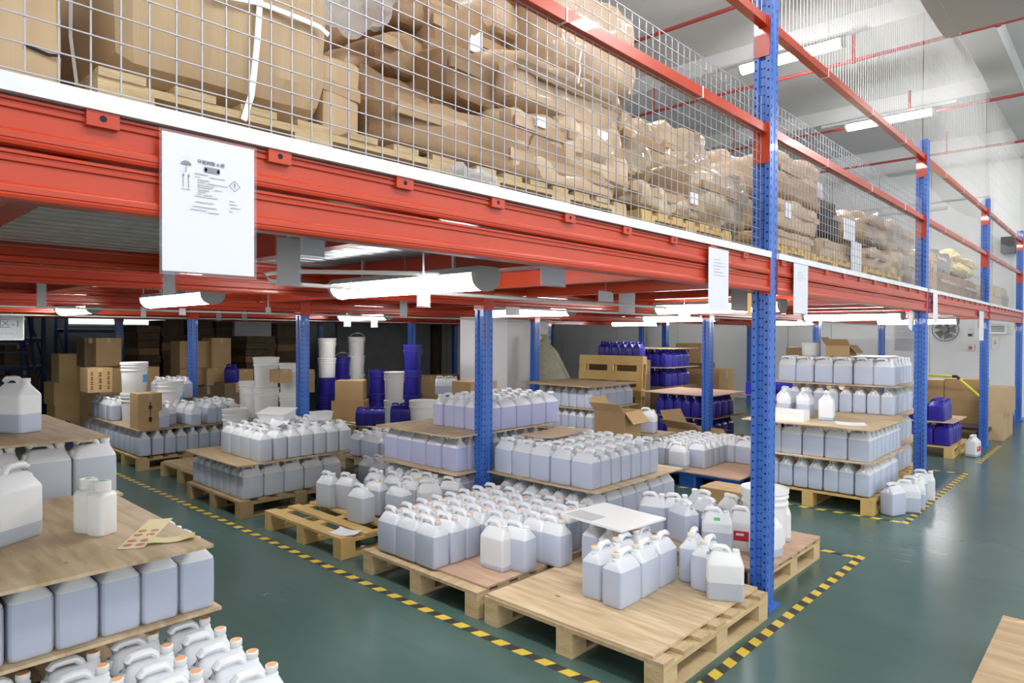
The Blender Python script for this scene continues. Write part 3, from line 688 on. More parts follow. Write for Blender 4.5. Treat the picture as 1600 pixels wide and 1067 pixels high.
# L1 near left stack, L0 behind it
pallet(-3.76, -2.66, .05, 1.12, 'wooden pallet under the near two tier stack beside the camera', h=.18)
tier('bottom tier of the near stack', -2.09, .16, .182, 6, 5, 'y', 'bf', 'o', keep=lambda i, j: i < 5)
pallet(-2.64, -2.05, .05, 1.2, 'wooden pallet under the orange capped cans at the lower corner', h=.18)
sheet(-3.8, -2.66, .02, 1.16, .494, 'plywood sheet between the tiers of the near stack')
tier('upper tier of the near stack', -2.68, .06, .507, 4, 8, 'x', 'bf', 'w', keep=hid)
sheet(-3.74, -2.5, -.1, 1.06, .802, 'stained plywood sheet on top of the near stack with bottles and stickers')
LZ = .815
can(-3.1, .545, LZ, -1.0, 'gl', 'w', 'large open topped can with black marker scribble on the near stack sheet', body=CANW,
    extra=lambda o: MB().tube([(.03, -.05, .232), (.015, -.048, .236), (.0, -.05, .23), (-.01, -.048, .237), (-.02, -.05, .231)], .0018, 4).build('marker_scribble', INKB, o))
def bottle(x, y, z, label):
    o = MB().rings([rrect(hx, hx, zz, min(.018, hx*.6)) for zz, hx in ((0, .034), (.006, .04), (.15, .041), (.162, .037), (.168, .03))]).lathe([(.027, 0), (.027, .012)], 16, (0, 0, .166)).build('plastic_bottle', SHELLW, None, 50, (x, y, z), .5)
    tag(o, label, 'bottle', 'square bottles'); MB().lathe([(.031, 0), (.032, .004), (.032, .034), (.029, .037)], 18, (0, 0, .172)).build('cap', WHITE, o, smooth=40)
    MB().lathe([(.012, 0), (.012, .0005)], 10, (0, 0, .2092)).build('cap_mark', GREEN, o)
bottle(-3.02, .79, LZ, 'square white bottle behind its twin, on the near stack sheet beside the scribbled can')
bottle(-2.94, .815, LZ, 'square white bottle in front of its twin, closer to the red stickers')
st = sheet(-.2, .2, -.045, .045, 0, 'strip of round red stickers on pale backing paper on the near stack sheet', PALEY, .0012, 'sticker_strip', 'stickers', None, .004); st.location = (-2.83, .94, LZ); st.rotation_euler.z = 2.55
for k in range(8):
    MB().lathe([(.016, 0), (.016, .0006)], 14, (-.16+.055*(k//2)+.02*(k//4), -.022+.044*(k % 2), .0018)).build('round_sticker', STICK, st)
st = sheet(-.08, .08, -.035, .035, 0, 'folded blank piece of pale yellow paper near the corner of the near stack sheet', PALEY, .0015, 'paper_piece', 'paper', None, .03); st.location = (-2.66, .97, LZ+.002); st.rotation_euler.z = 1.2
# L0
pallet(-4.95, -3.85, .05, 1.12, 'wooden pallet under the rear stack beyond the near one')


tier('top tier of the rear stack', -3.84, .34, T3, 3, 4, 'y', 'gf', 'w', keep=hid1)
tier('middle tier of the rear stack', -3.84, .34, T2, 3, 4, 'y', 'gf', 'w', keep=hid1)
tier('bottom tier of the rear stack', -3.84, .34, T1, 3, 4, 'y', 'gf', 'w', keep=hid1)
sheet(-4.9, -3.8, .1, 1.15, T2-.012, 'lowest plywood sheet in the rear stack'); sheet(-4.9, -3.8, .1, 1.15, T3-.012, 'middle plywood sheet in the rear stack')
sheet(-5.05, -3.78, -.1, 1.08, T4-.012, 'dark stained sheet on top of the rear stack with one large can', PLYD)
can(-4.26, .79, T4, .5, 'bh', 'w', 'large half full can alone on top of the rear stack', body=CANW)

# P11 blue plastic pallet
def plastic_pallet(x0, x1, y0, y1, label):
    r = empty('plastic_pallet', ((x0+x1)/2, (y0+y1)/2, 0), label, 'pallet'); a, b = (x1-x0)/2, (y1-y0)/2
    bx('deck', r, BPAL, -a, a, -b, b, .12, .15)
    for x in (-a+.1, 0, a-.1):
        for y in (-b+.1, 0, b-.1): MB().box(x-.1, x+.1, y-.1, y+.1, 0, .12, bev=.02).build('foot', BPAL, r)
plastic_pallet(-4.0, -2.9, 6.42, 7.5, 'blue plastic pallet with a brown board, seen between the centre stack and the upright')
sheet(-4.0, -2.86, 6.4, 7.5, .15, 'brown plywood board on the blue plastic pallet', PLYR)
tier('small block on the blue plastic pallet', -3.36, 6.5, T1, 3, 7, 'x', 'bf', 'w', keep=lambda i, j: not (i == 0 and j < 1))
can(-3.56, 6.46, T1, .1, 'bl', 'o', 'empty looking white can at the corner of the small block on the blue plastic pallet', body=CANW)
tier('grey back block on the blue pallet', -3.08, 7.2, T1, 2, 2, 'x', 'gf', 'w')
can(-2.98, 7.32, T1+.0, .3, None, None, 'empty can at the back corner of the blue plastic pallet, near the upright', body=CANW)

# P12 tall stack by the aisle, and the one behind
pallet(-2.8, -1.68, 6.5, 7.62, 'wooden pallet under the tall stack by the aisle', m=WOODY, md=WOODY)
tier('bottom tier of the tall aisle stack', -1.7, 6.5, T1, 8, 5, 'y', 'bf', 'w', keep=hid1)
sheet(-2.8, -1.68, 6.46, 7.62, T2-.012, 'lower plywood sheet of the tall aisle stack')
tier('second tier of the tall aisle stack', -1.7, 6.5, T2, 5, 8, 'x', 'bf', 'w', keep=hid1)
sheet(-2.85, -1.66, 6.42, 7.62, T3-.012, 'plywood sheet on the tall aisle stack holding papers and a white box')
pallet(-3.2, -1.76, 7.66, 8.76, 'wooden pallet behind the tall aisle stack', m=WOODY, md=WOODY)
tier('third tier behind the tall aisle stack', -1.8, 7.72, T3, 8, 4, 'y', 'bf', 'w', keep=hid1)
tier('second tier behind the tall aisle stack', -1.8, 7.72, T2, 8, 4, 'y', 'bf', 'w', keep=lambda i, j: i < 1)
tier('bottom tier behind the tall aisle stack', -1.8, 7.72, T1, 8, 4, 'y', 'bf', 'w', keep=lambda i, j: i < 1)
for zz, nm in ((T2, 'lowest'), (T3, 'middle'), (T4, 'highest')): sheet(-3.15, -1.74, 7.66, 8.76, zz-.012, '%s plywood sheet at the back of the tall aisle stack' % nm)
tier('top tier behind the tall aisle stack', -1.8, 7.7, T4, 6, 6, 'x', 'bf', 'w', keep=lambda i, j: j < 3 or i < 1)
for k, (x, y, lq) in enumerate([(-2.42, 6.95, 'bm'), (-2.62, 6.98, 'bm'), (-2.5, 7.15, 'bm'), (-2.72, 7.2, 'bm')]):
    can(x, y, T3, PI/2+.1, lq, 'w', ['can beside the opaque white one on the tall aisle stack', 'can farther from the aisle on the tall aisle stack sheet', 'can behind the pair on the tall aisle stack sheet', 'rear can by the post on the tall aisle stack sheet'][k])
can(-2.2, 6.9, T3, PI/2+.2, 'bs', 'w', 'opaque white can nearly empty, on the tall aisle stack sheet', body=CANW)
wbx = empty('white_box', (-2.5, 6.62, T3), 'white box with a red label on the tall aisle stack sheet', 'box')
MB().box(-.2, .2, -.06, .1, 0, .1).build('body', WHITE, wbx); MB().box(-.205, -.0, -.061, .1, .1, .106).box(.0, .2, -.05, .1, .1, .104).build('flap', WHITE, wbx)
MB().box(-.19, -.1, -.0625, -.0605, .03, .085).build('red_label', REDL, wbx); MB().box(-.18, -.13, -.0632, -.0624, .05, .06).build('label_print', WHITE, wbx)
o = sheet(-2.05, -1.8, 6.62, 6.8, T3, 'open yellowed booklet lying on the tall aisle stack sheet', PAPER, .008, 'booklet', 'booklet', None, .01, .4)
o = sheet(-2.2, -2.06, 6.72, 6.86, T3, 'grey card lying beside the booklet on the tall aisle stack sheet', PAPERG, .002, 'card', 'card', None, .004, .2)
for k, (x, y, a, lq, cp) in enumerate([(-1.57, 6.72, 1.2, 'bf', 'w'), (-1.5, 6.92, .4, 'bm', 'w'), (-1.5, 7.12, .3, 'bm', None), (-1.5, 7.3, 1.5, 'bf', 'w'), (-1.5, 7.55, .2, None, 'w')]):
    can(x, y, 0.001, a, lq, cp, 'loose can on the floor beside the tall aisle stack, %s from the camera' % ORD[k], body=CANW if lq is None else None)

# P13 stacks between centre stack and blue cans
pallet(-6.3, -5.22, 7.2, 8.3, 'wooden pallet deep under the deck holding cans under a dark board')
pallet(-6.3, -5.22, 7.2, 8.3, 'upper pallet of the pair deep under the deck', z=.15)
dz = .3
tier('lower tier under the dark board', -5.26, 7.22, .3, 7, 5, 'y', 'bf', 'w', keep=hid1)
sheet(-6.3, -5.22, 7.2, 8.3, .596, 'plywood under the cans deep under the deck')
tier('upper tier under the dark board', -5.26, 7.22, .61, 7, 5, 'y', 'bf', 'w', keep=hid1)
sheet(-6.45, -5.2, 7.1, 8.3, .904, 'dark board covering the cans in front of the standing pallet', PLYD)
pallet(-5.1, -4.0, 5.3, 6.6, 'pallet behind the centre stack under many white cans')
tier('crowded white cans behind the centre stack', -4.05, 5.3, T1, 5, 9, 'x', 'bf', 'w', keep=lambda i, j: True, jit=.012)
can(-4.12, 6.75, T2-.0, .2, 'bm', None, 'large grey can beside the open carton', body=None)
sheet(-4.35, -3.9, 6.5, 7.0, T2-.012, 'board under the grey can beside the open carton', PLYD)
tier('low block beside the open carton', -3.92, 6.55, T1, 2, 3, 'x', 'gf', 'w')

# P10 cans between the tape side stack and the three tier stack
tier('grey front block between two stacks', -5.6, 4.05, .02, 2, 3, 'x', 'gf', 'w')
tier('crowd of white cans between the two stacks', -5.85, 4.5, .162, 5, 7, 'x', 'gf', 'w', jit=.015)
pallet(-6.95, -5.82, 4.46, 5.6, 'pallet under the crowd of white cans between the stacks')

can(-6.0, 5.6, .26, .2, 'gf', None, 'single can standing behind the crowd between the stacks')


# ---- cans become objects: the 300 nearest one by one, the rest joined
CANS.sort(key=lambda c: c[0])
for c in CANS[:300]: make_can(*c[1:])
rest = CANS[300:]
if rest:
    V = []; Fs = []; Ms = []
    def addmesh(me, Mx, mi):
        o_ = len(V); V.extend([(Mx @ v.co)[:] for v in me.vertices])
        for p in me.polygons: Fs.append(tuple(i+o_ for i in p.vertices)); Ms.append(mi if isinstance(mi, int) else (3 if p.material_index else 0))
    for c in rest:
        Mx = Matrix.Translation((c[1], c[2], c[3])) @ Matrix.Rotation(c[4], 4, 'Z')
        bm_ = CANM[c[5][1] if c[5] else None]; addmesh(bm_, Mx, {'': 0}); 
        if c[5]: addmesh(LM[c[5]], Mx, 1)
        if c[6]: addmesh(CAPS[c[6]], Mx, 2)
    me = bpy.data.meshes.new('distant_jerry_cans'); me.from_pydata(V, [], Fs)
    for m in (SHELL, LIQ, WHITE, WET): me.materials.append(m)
    me.polygons.foreach_set('material_index', Ms); me.polygons.foreach_set('use_smooth', [True]*len(Fs)); me.set_sharp_from_angle(angle=.9)
    tag(put(me, 'distant_jerry_cans'), 'mass of distant milky cans in the stacks farthest from the camera', 'jerry cans', kind='stuff')


# ------------------------------------------------------------------ cartons, buckets
def carton(x0, x1, y0, y1, z, h, label, m=CARD, group=None, rz=0, flaps=0, writing=None, face='x'):
    r = empty('carton', ((x0+x1)/2, (y0+y1)/2, z), label, 'carton', group, rz); a, b = (x1-x0)/2, (y1-y0)/2
    if flaps:     # open box: four walls, bottom and raised flaps
        o = MB(); t = .006
        o.box(-a, a, -b, b, 0, t); o.box(-a, a, -b, -b+t, t, h); o.box(-a, a, b-t, b, t, h); o.box(-a, -a+t, -b+t, b-t, t, h); o.box(a-t, a, -b+t, b-t, t, h)
        o.build('body', m, r)
        for k, (ang, ax, w, l) in enumerate(((1.9, 'y-', a, b), (1.0, 'y+', a, b), (2.2, 'x-', b, a), (.35, 'x+', b, a))):
            q = MB().box(-w*.98, w*.98, 0, l*.85, -.003, .003).build('flap', m, r)
            loc = {'y-': (0, -b, h), 'y+': (0, b, h), 'x-': (-a, 0, h), 'x+': (a, 0, h)}[ax]
            rzv = {'y-': PI, 'y+': 0, 'x-': PI/2, 'x+': -PI/2}[ax]
            q.location = loc; q.rotation_euler = (ang-1.2, 0, rzv)
    else:
        MB().box(-a, a, -b, b, 0, h, bev=.004).build('body', m, r)
        MB().box(-a-.0006, a+.0006, -.024, .024, h-.0005, h+.0008).box(a, a+.0008, -.024, .024, h*.82, h).box(-a-.0008, -a, -.024, .024, h*.82, h).build('tape_strip', mat('box_tape', (.5, .36, .19), .3), r)
        MB().box(-.0015, .0015, -b, b, h, h+.0004).build('seam', CARDD, r)
    if writing:
        n = len(writing)
        for k, s in enumerate(writing):
            o = MB()
            for c in range(s):
                q = .78*h/s
                z0 = .1*h + q*c
                yc = (k+.5)/n*2*b-b
                if face == 'x': o.box(a, a+.0008, yc-.02, yc+.02, z0+q*.15, z0+q*.3).box(a, a+.0008, yc-.02, yc+.02, z0+q*.6, z0+q*.72).box(a, a+.0008, yc-.006, yc+.006, z0+q*.1, z0+q*.85)
                else: 
                    xc = (k+.5)/n*2*a-a; o.box(xc-.02, xc+.02, -b-.0008, -b, z0+q*.15, z0+q*.3).box(xc-.02, xc+.02, -b-.0008, -b, z0+q*.6, z0+q*.72)
            o.build('printed_marks', INKBR, r)
    return r
def cartonX(l, r_, t, b, X, dep, label, z=None, **k):
    y0 = PX(l, (t+b)/2, X)[0]; y1 = PX(r_, (t+b)/2, X)[0]; xc = (l+r_)/2
    z1 = PX(xc, t, X)[1]; z0 = PX(xc, b, X)[1] if z is None else z
    return carton(X-dep, X, min(y0, y1), max(y0, y1), z0, z1-z0, label, **k)
def cartonY(l, r_, t, b, Y, dep, label, z=None, **k):
    x0 = PY(l, (t+b)/2, Y)[0]; x1 = PY(r_, (t+b)/2, Y)[0]; xc = (l+r_)/2
    z1 = PY(xc, t, Y)[1]; z0 = PY(xc, b, Y)[1] if z is None else z
    return carton(x0, x1, Y, Y+dep, z0, z1-z0, label, **k)
def bucket(x, y, z, label, m=BUCK, r=.15, h=.38, lid=True, hand=None, ang=-.6, group=None, label_m=None):
    e = empty('bucket', (x, y, z), label, 'bucket', group, ang)
    q = r*.9
    MB().lathe([(q, 0), (q+.002, .004), (r*.965, h*.72), (r*1.04, h*.725), (r*1.04, h*.755), (r*.975, h*.76), (r*.985, h*.84), (r*1.05, h*.845), (r*1.05, h*.875), (r*.99, h*.88), (r, h*.965)], 26).build('body', m, e, smooth=35)
    if lid: MB().lathe([(r*1.05, h*.925), (r*1.06, h*.93), (r*1.06, h), (r*1.02, h*1.006), (r*.99, h*.985), (0.01, h*.985)], 26).build('lid', m if m is NAVY else BUCK, e, smooth=35)
    else: MB().lathe([(r*1.05, h*.95), (r*1.06, h*.96), (r*1.06, h), (r*.96, h), (r*.955, h*.9), (r*.9, h*.1), (.005, h*.1)], 26).build('rim', m, e, smooth=35)
    if hand is not None:      # bail handle hanging or raised
        pts = [Vector((r*1.06*math.cos(t), 0, 0))+Vector((0, math.cos(hand)*r*1.15*math.sin(t), math.sin(hand)*r*1.15*math.sin(t)))+Vector((0, 0, h*.8)) for t in [PI*k/14 for k in range(15)]]
        hb = MB().tube(pts, .004, 6).build('handle', WHITE, e, smooth=60); MB().tube(pts[6:9], .009, 8).build('grip', WHITE, hb)
    if label_m: MB().prism([(r*1.0*math.cos(t), r*1.0*math.sin(t)) for t in [-.5+.1*k for k in range(11)]]+[(r*.94*math.cos(t), r*.94*math.sin(t)) for t in [.5-.1*k for k in range(11)]], 'z', h*.35, h*.6).build('label', label_m, e)
    return e
def at_depth(px, py, d):    # point seen at a pixel, d metres in front of the lens
    v = ray(px, py); return Vector((0, 0, CH))+v*d
def bucket_px(px, ybot, d, label, n=1, z=None, **k):
    p = at_depth(px, ybot, d); return bucket(p.x, p.y, p.z if z is None else z, label, **k)

# bucket behind the nearest upright
bucket(-1.88, 4.62, T1, 'white lidded bucket half hidden by the nearest upright', hand=-1.25, ang=PI/2-.2)
LB = mat('sky_blue_label', (.1, .35, .7), .5)
# buckets and cartons of the purple stack
bucket(-9.22, 2.92, T2, 'lower white bucket of a stacked pair behind the tall carton', hand=-1.2, ang=.4)
bucket(-9.22, 2.92, T2+.382, 'upper white bucket of a stacked pair behind the tall carton', hand=-1.3, ang=.9, label_m=LB)
bucket(-9.05, 3.28, T2+.02, 'tall white bucket with a hanging handle beside the pair, over the purple cans', hand=-1.0, ang=1.1, h=.5, r=.155, label_m=LB)
carton(-8.75, -8.46, 2.72, 2.98, T2, .42, 'tall brown carton standing at the front corner of the purple stack', writing=[1], face='x')
cartonX(137, 176, 575, 613, -9.9, .35, 'carton with dark printed columns above the far end of the purple stack', writing=[4, 3, 4], m=CARD)
cartonX(150, 190, 528, 572, -11.2, .4, 'carton at the dark end before the fifth row posts, higher of two', group=None)
cartonX(132, 151, 528, 573, -11.35, .4, 'darker carton beside the higher carton at the dark end', m=CARDD)
bx_ = carton(-11.7, -10.75, 2.95, 3.75, 0, PX(170, 573, -11.2)[1]-.003, 'big carton under the two cartons at the dark end', m=CARD)
z0 = 0
yy0, yy1 = PX(86, 600, -12.2)[0], PX(128, 600, -12.2)[0]
h1 = PX(108, 632, -12.2)[1]; h2 = PX(108, 597, -12.2)[1]; h3 = PX(108, 553, -12.2)[1]
carton(-12.7, -12.2, yy0, yy1+.02, 0, h1, 'lowest carton of the pile of three left of the purple stack', group='pile of three cartons', m=CARDY)
carton(-12.7, -12.2, yy0-.03, yy1, h1, h2-h1, 'middle carton of the pile of three left of the purple stack', group='pile of three cartons', m=CARDY, rz=.05)
carton(-12.65, -12.2, yy0+.05, yy1, h2, h3-h2, 'top carton of the pile of three left of the purple stack', group='pile of three cartons', m=CARDY)
make_blue(-11.6, 2.75, .002, .3, 'blue jerry can on the floor before the pile of three cartons', 'blue jerry cans on the floor')
# white buckets behind the violet cans
bucket(-9.2, 4.42, .155, 'lower white bucket behind the violet cans', group=None); bucket(-9.2, 4.42, .537, 'upper white bucket behind the violet cans', hand=-1.2)
pallet(-9.6, -8.2, 4.02, 4.9, 'pallet behind the violet cans holding white buckets')
bucket(-8.75, 4.3, .155, 'large lower white tub behind the violet cans', r=.18); bucket(-8.75, 4.3, .537, 'large upper white tub with hanging handle behind the violet cans', r=.18, h=.34, hand=-.9, ang=1.0)
# tall bucket stacks behind the tape side stack
pallet(-8.18, -7.28, 3.86, 4.7, 'pallet under the tall stacks of white buckets')
for k in range(3): bucket(-8.0, 4.05, .155+.383*k, '%s white bucket of the tall stack left of the third row post' % ['lowest', 'middle', 'top'][k], hand=-1.2+.3*k, ang=.9, lid=True, group='tall stack of white buckets')
bucket(-8.14, 3.72, .165, 'short white bucket on the floor with raised wire handle', hand=.9, ang=.8, h=.5)
for k in range(3): bucket(-7.6, 4.18, .155+.36*k, '%s white bucket of the stack just left of the third row post' % ['lowest', 'middle', 'top'][k], h=.36, r=.145, hand=-1.2, ang=.6, group='second stack of white buckets')
cartonX(437, 456, 578, 598, -7.3, .25, 'small carton flap leaning before the white buckets', m=CARD)

# group beyond the third row post: buckets, blue drums, cartons, blue cans
pallet(-10.3, -9.1, 6.0, 7.1, 'pallet under the blue and white bucket group, left half'); pallet(-9.0, -7.9, 6.1, 7.2, 'pallet under the blue and white bucket group, right half')
PG = [(511, 11.7, [(NAVY, 'blue bucket with a white handle under the white pair', .34), (NAVY, 'second blue bucket under the white pair', .34), (BUCK, 'white bucket on the blue buckets', .34), (BUCK, 'top white bucket on the blue buckets', .34)]),
      (534, 12.2, [(NAVY, 'lowest blue bucket of the middle column', .34), (NAVY, 'middle blue bucket of the middle column', .34), (NAVY, 'top blue bucket of the middle column with a raised handle', .34)]),
      (557, 12.4, [(NAVY, 'blue bucket at the foot of the white column', .36), (BUCK, 'lower white bucket of the white column', .34), (BUCK, 'middle white bucket of the white column', .34), (BUCK, 'top white bucket of the white column with raised handle', .34)]),
      (590, 11.9, [(NAVY, 'lower blue bucket right of the white column', .4), (NAVY, 'upper blue bucket right of the white column', .4)]),
      (616, 10.3, [(BUCK, 'lower white bucket of the front column', .43), (BUCK, 'upper white bucket of the front column with hanging handle', .43)]),
      (645, 11.3, [(NAVY, 'lowest blue bucket of the tall blue column', .42), (NAVY, 'middle blue bucket of the tall blue column with white handle', .42), (NAVY, 'top blue bucket of the tall blue column with white handle', .42)])]
for px, d, col in PG:
    p = at_depth(px, 560, d); z = .152
    for k, (m, lb, h) in enumerate(col):
        bucket(p.x, p.y, z, lb + ', beyond the third row post', m=m, h=h, r=.152 if m is NAVY else .15, hand=(1.0 if 'raised' in lb else -1.1 if 'handle' in lb or k % 2 else None), ang=.75, lid=not('raised' in lb)); z += h+.003
p = at_depth(661, 640, 9.6); bucket(p.x, p.y, .31, 'squat white tub with a lid beside the blue can, left of the white pillar', r=.19, h=.34, hand=-1.1, ang=.8)
bx_ = carton(p.x-.25, p.x+.25, p.y-.25, p.y+.25, 0, .308, 'carton under the squat white tub', m=CARDD)
a_ = at_depth(548, 626, 11.2); carton(a_.x-.28, a_.x+.26, a_.y-.2, a_.y+.2, .152, .34, 'lower brown carton in the middle of the bucket group', rz=.75); carton(a_.x-.22, a_.x+.24, a_.y-.18, a_.y+.18, .494, .33, 'upper brown carton in the middle of the bucket group', rz=.8)
for k in range(4):
    p = at_depth(566+12*k, 655, 10.6); make_blue(p.x, p.y, .152, .75, 'blue can, %s along the row before the brown cartons' % ORD[k], 'row of blue cans before the cartons')
for k in range(2):
    p = at_depth(621+13*k, 660, 9.7); make_blue(p.x, p.y, .31, .75, 'blue can, %s of the pair before the tall blue column' % ORD[k], 'pair of blue cans before the blue column')
p = at_depth(628, 660, 9.75); carton(p.x-.2, p.x+.2, p.y-.16, p.y+.16, 0, .308, 'carton under the pair of blue cans', rz=.75, m=CARDD)
for k in range(5):
    p = at_depth(474+5*k, 640, 10.2); make_blue(p.x, p.y, .155+.3*(k % 2), .7, 'blue can right behind the third row post, %s of five' % ORD[k], 'blue cans behind the third row post') if k < 1 else None
cartonX(476, 492, 578, 613, -8.6, .3, 'tall carton flap leaning behind the third row post', m=CARD)
for k, (l, r_, t, b) in enumerate([(658, 690, 588, 625), (688, 722, 586, 600), (668, 694, 606, 630)]):
    cartonX(l, r_, t, b, -8.9-.25*k, .35, 'open carton right of the tall blue column, %s of three' % ORD[k])
carton(-9.9, -8.7, 8.0-.4, 8.6-.3, 0, .42, 'low carton under the open cartons beside the pillar', m=CARDD)
for k in range(2): cn = at_depth(690+16*k, 616, 10.5); make_can(cn.x, cn.y, cn.z, .75, 'bm', 'w', 'milky can on the cartons before the white pillar, %s one' % ['left', 'right'][k], None, None, None)
cartonX(735, 777, 596, 614, -5.2, .3, 'carton peeking out behind the inner post above the violet cans', z=.85)
carton(-5.5, -5.2, 4.95, 5.3, 0, .848, 'carton column behind the three tier stack', m=CARDD)

# open cartons behind the centre stack
carton(-4.42, -4.04, 6.1, 6.48, T2, .29, 'open carton with raised flaps standing on the crowded white cans', flaps=1, rz=.08, m=CARD)
carton(-4.3, -3.75, 7.5, 7.9, .155, .28, 'flattened open carton behind the blue plastic pallet', flaps=1, rz=-.2, m=CARD)
carton(-3.72, -3.55, 7.62, 7.8, .155, .24, 'small carton with a torn top behind the blue plastic pallet', rz=.3, m=CARD)
pallet(-4.35, -3.4, 7.52, 8.4, 'pallet behind the blue plastic pallet')
carton(-2.72, -2.3, 5.3, 5.6, .002, .3, 'brown carton on the floor behind the red label can', m=CARD, writing=[1, 1], face='y')
# blue can stacks
pallet(-5.25, -4.2, 8.42, 9.5, 'pallet under the two tiers of blue cans behind the open carton')
tier('lower blue tier behind the open carton', -4.2, 8.42, .155, 6, 4, 'y', blue=True, keep=hid1, group='blue cans behind the open carton')
sheet(-5.25, -4.15, 8.4, 9.5, .455, 'board between the blue tiers behind the open carton', PLYD)
tier('upper blue tier behind the open carton', -4.2, 8.42, .468, 6, 4, 'y', blue=True, keep=hid1, group='blue cans behind the open carton')
sheet(-5.25, -4.15, 8.4, 9.5, .77, 'brown board on the blue stack behind the open carton', PLYR)
pallet(-4.0, -2.9, 9.0, 10.1, 'pallet under the blue cans with the bright blue crate')
tier('lower blue tier by the bright crate', -2.9, 9.0, .155, 7, 4, 'y', blue=True, keep=hid1, group='blue cans by the crate')
tier('upper blue tier by the bright crate', -2.9, 9.0, .468, 7, 4, 'y', blue=True, keep=hid1, group='blue cans by the crate')
sheet(-4.05, -2.9, 8.98, 10.1, .455, 'board between the blue tiers by the crate', PLYD)
sheet(-4.05, -2.9, 8.98, 10.1, .77, 'board on the blue tiers by the crate', PLYD)
r = empty('plastic_crate', (-3.6, 9.22, .783), 'bright blue plastic crate lying on the blue stack', 'crate')
MB().box(-.35, .35, -.2, -.18, 0, .17).box(-.35, .35, .18, .2, 0, .17).box(-.35, -.33, -.18, .18, 0, .17).box(.33, .35, -.18, .18, 0, .17).box(-.33, .33, -.18, .18, 0, .015).build('body', BRIGHTB, r)
for k in range(4): MB().box(-.28+.15*k, -.2+.15*k, -.204, -.2, .03, .09).build('slot', HOLE, r)
for k in range(4): sheet(-3.65+.04*k, -2.95+.04*k, 9.3+.03*k, 9.95, .79+.022*k, 'flat carton sheet, %s of the loose pile on the blue stack' % ORD[k], CARDL if k % 2 else CARD, .008, 'cardboard_sheet', 'cardboard', 'loose cardboard sheets on the blue stack', .05, .1*k) if k else None
carton(-3.3, -2.92, 9.02, 9.28, .785, .16, 'low open carton at the edge of the blue stack by the crate', flaps=1)
pallet(-6.6, -5.55, 9.7, 10.75, 'pallet under the far blue tiers'); carton(-6.58, -5.57, 9.72, 10.7, .152, .6, 'large dark carton carrying the far blue tiers', m=CARDD)
tier('lower row of the far blue tiers', -5.6, 9.72, .755, 7, 4, 'y', blue=True, keep=hid1, group='far blue tiers'); sheet(-6.62, -5.55, 9.7, 10.75, 1.055, 'board between the far blue tiers', PLY)
tier('upper row of the far blue tiers', -5.6, 9.72, 1.068, 7, 4, 'y', blue=True, keep=hid1, group='far blue tiers'); sheet(-6.62, -5.55, 9.7, 10.75, 1.37, 'pale board on the far blue tiers', PLY)
# standing pallet and sack
sp = pallet(-.55, .55, -.55, .55, 'yellow pallet standing on edge in front of the white end wall', m=WOODY, md=WOODY, ndeck=5); sp.location = (-5.98, 8.75, .72); sp.rotation_euler = (PI/2-.1, 0, .12)
carton(-6.3, -5.5, 8.5, 9.1, 0, .16, 'low dark carton under the standing pallet', m=CARDD)
tier('row of blue cans above the standing pallet', -5.75, 9.15, 1.2, 6, 1, 'y', blue=True, group='row of blue cans above the standing pallet')
carton(-6.75, -5.7, 9.13, 9.4, 0, 1.197, 'tall dark carton behind the standing pallet under the row of blue cans', m=CARDD)
def sack(x, y, z, label):
    o = MB(); R_ = []
    for i in range(11):
        t = i/10; rad = .27*(1-t)**.6+.08; zz = t*1.3
        R_.append([(rad*(1.15 if k % 2 else 1)*math.cos(a)*(1+.12*noise.noise((a*2, t*4, 1))) - .32*t*t, rad*.7*math.sin(a)+.05*noise.noise((t*5, a, 4)), zz) for k, a in enumerate([2*PI*q/20 for q in range(20)])])
    o.rings(R_); r = o.build('woven_sack', BAG, None, 50, (x, y, z)); tag(r, label, 'sack')
    MB().lathe([(.075, 0), (.1, .05), (.05, .11), (.09, .17)], 12, (-.32, 0, 1.28)).build('tied_neck', BAG, r, smooth=50)
sack(-6.84, 8.5, .155, 'olive woven sack leaning upright between the white pillar and the standing pallet')
pallet(-7.3, -6.34, 8.34, 8.9, 'pallet under the olive sack', ndeck=4)
# cartons at the white wall
cartonX(1030, 1088, 560, 614, -7.0, .6, 'big carton by the white end wall behind the third row post', z=.0) if 0 else None
carton(-6.6, -5.75, 11.95, 12.6, 0, .95, 'big carton by the white end wall behind the third row post', m=CARD)
carton(-6.65, -6.1, 12.0, 12.5, .955, .1, 'flat dark carton between the two cartons at the white end wall', m=CARDD)
carton(-6.7, -6.15, 12.0, 12.5, 1.06, .38, 'printed carton on top of the big one by the white end wall', m=CARD, writing=[1], face='y')
carton(-4.75, -4.4, 12.6, 13, 0, 1.0, 'carton left of the tall aisle stack at the white end wall', m=CARD); carton(-4.75, -4.4, 12.6, 13, 1.002, .38, 'upper carton left of the tall aisle stack at the white end wall', m=CARD)
cartonY(1222, 1262, 570, 606, 9.0, .3, 'carton between the upright and the tall aisle stack', m=CARDD, z=.79) if 0 else None
carton(-2.95, -2.66, 10.3, 10.7, 0, 1.2, 'carton column seen between the upright and the tall aisle stack', m=CARDD)
carton(-2.55, -2.3, 7.95, 8.2, T4+.292, .12, 'open torn carton on the top tier of the tall aisle stack', flaps=1, m=CARD)
o = bucket(-2.75, 8.05, T4+.292, 'milky white tub on the top tier of the tall aisle stack', m=SHELLW, r=.1, h=.15, lid=False)
sheet(-2.25, -1.9, 7.8, 8.3, T4+.293, 'flat white board on the top tier of the tall aisle stack', WHITE, .008, 'foam_board', 'board', None, .003)
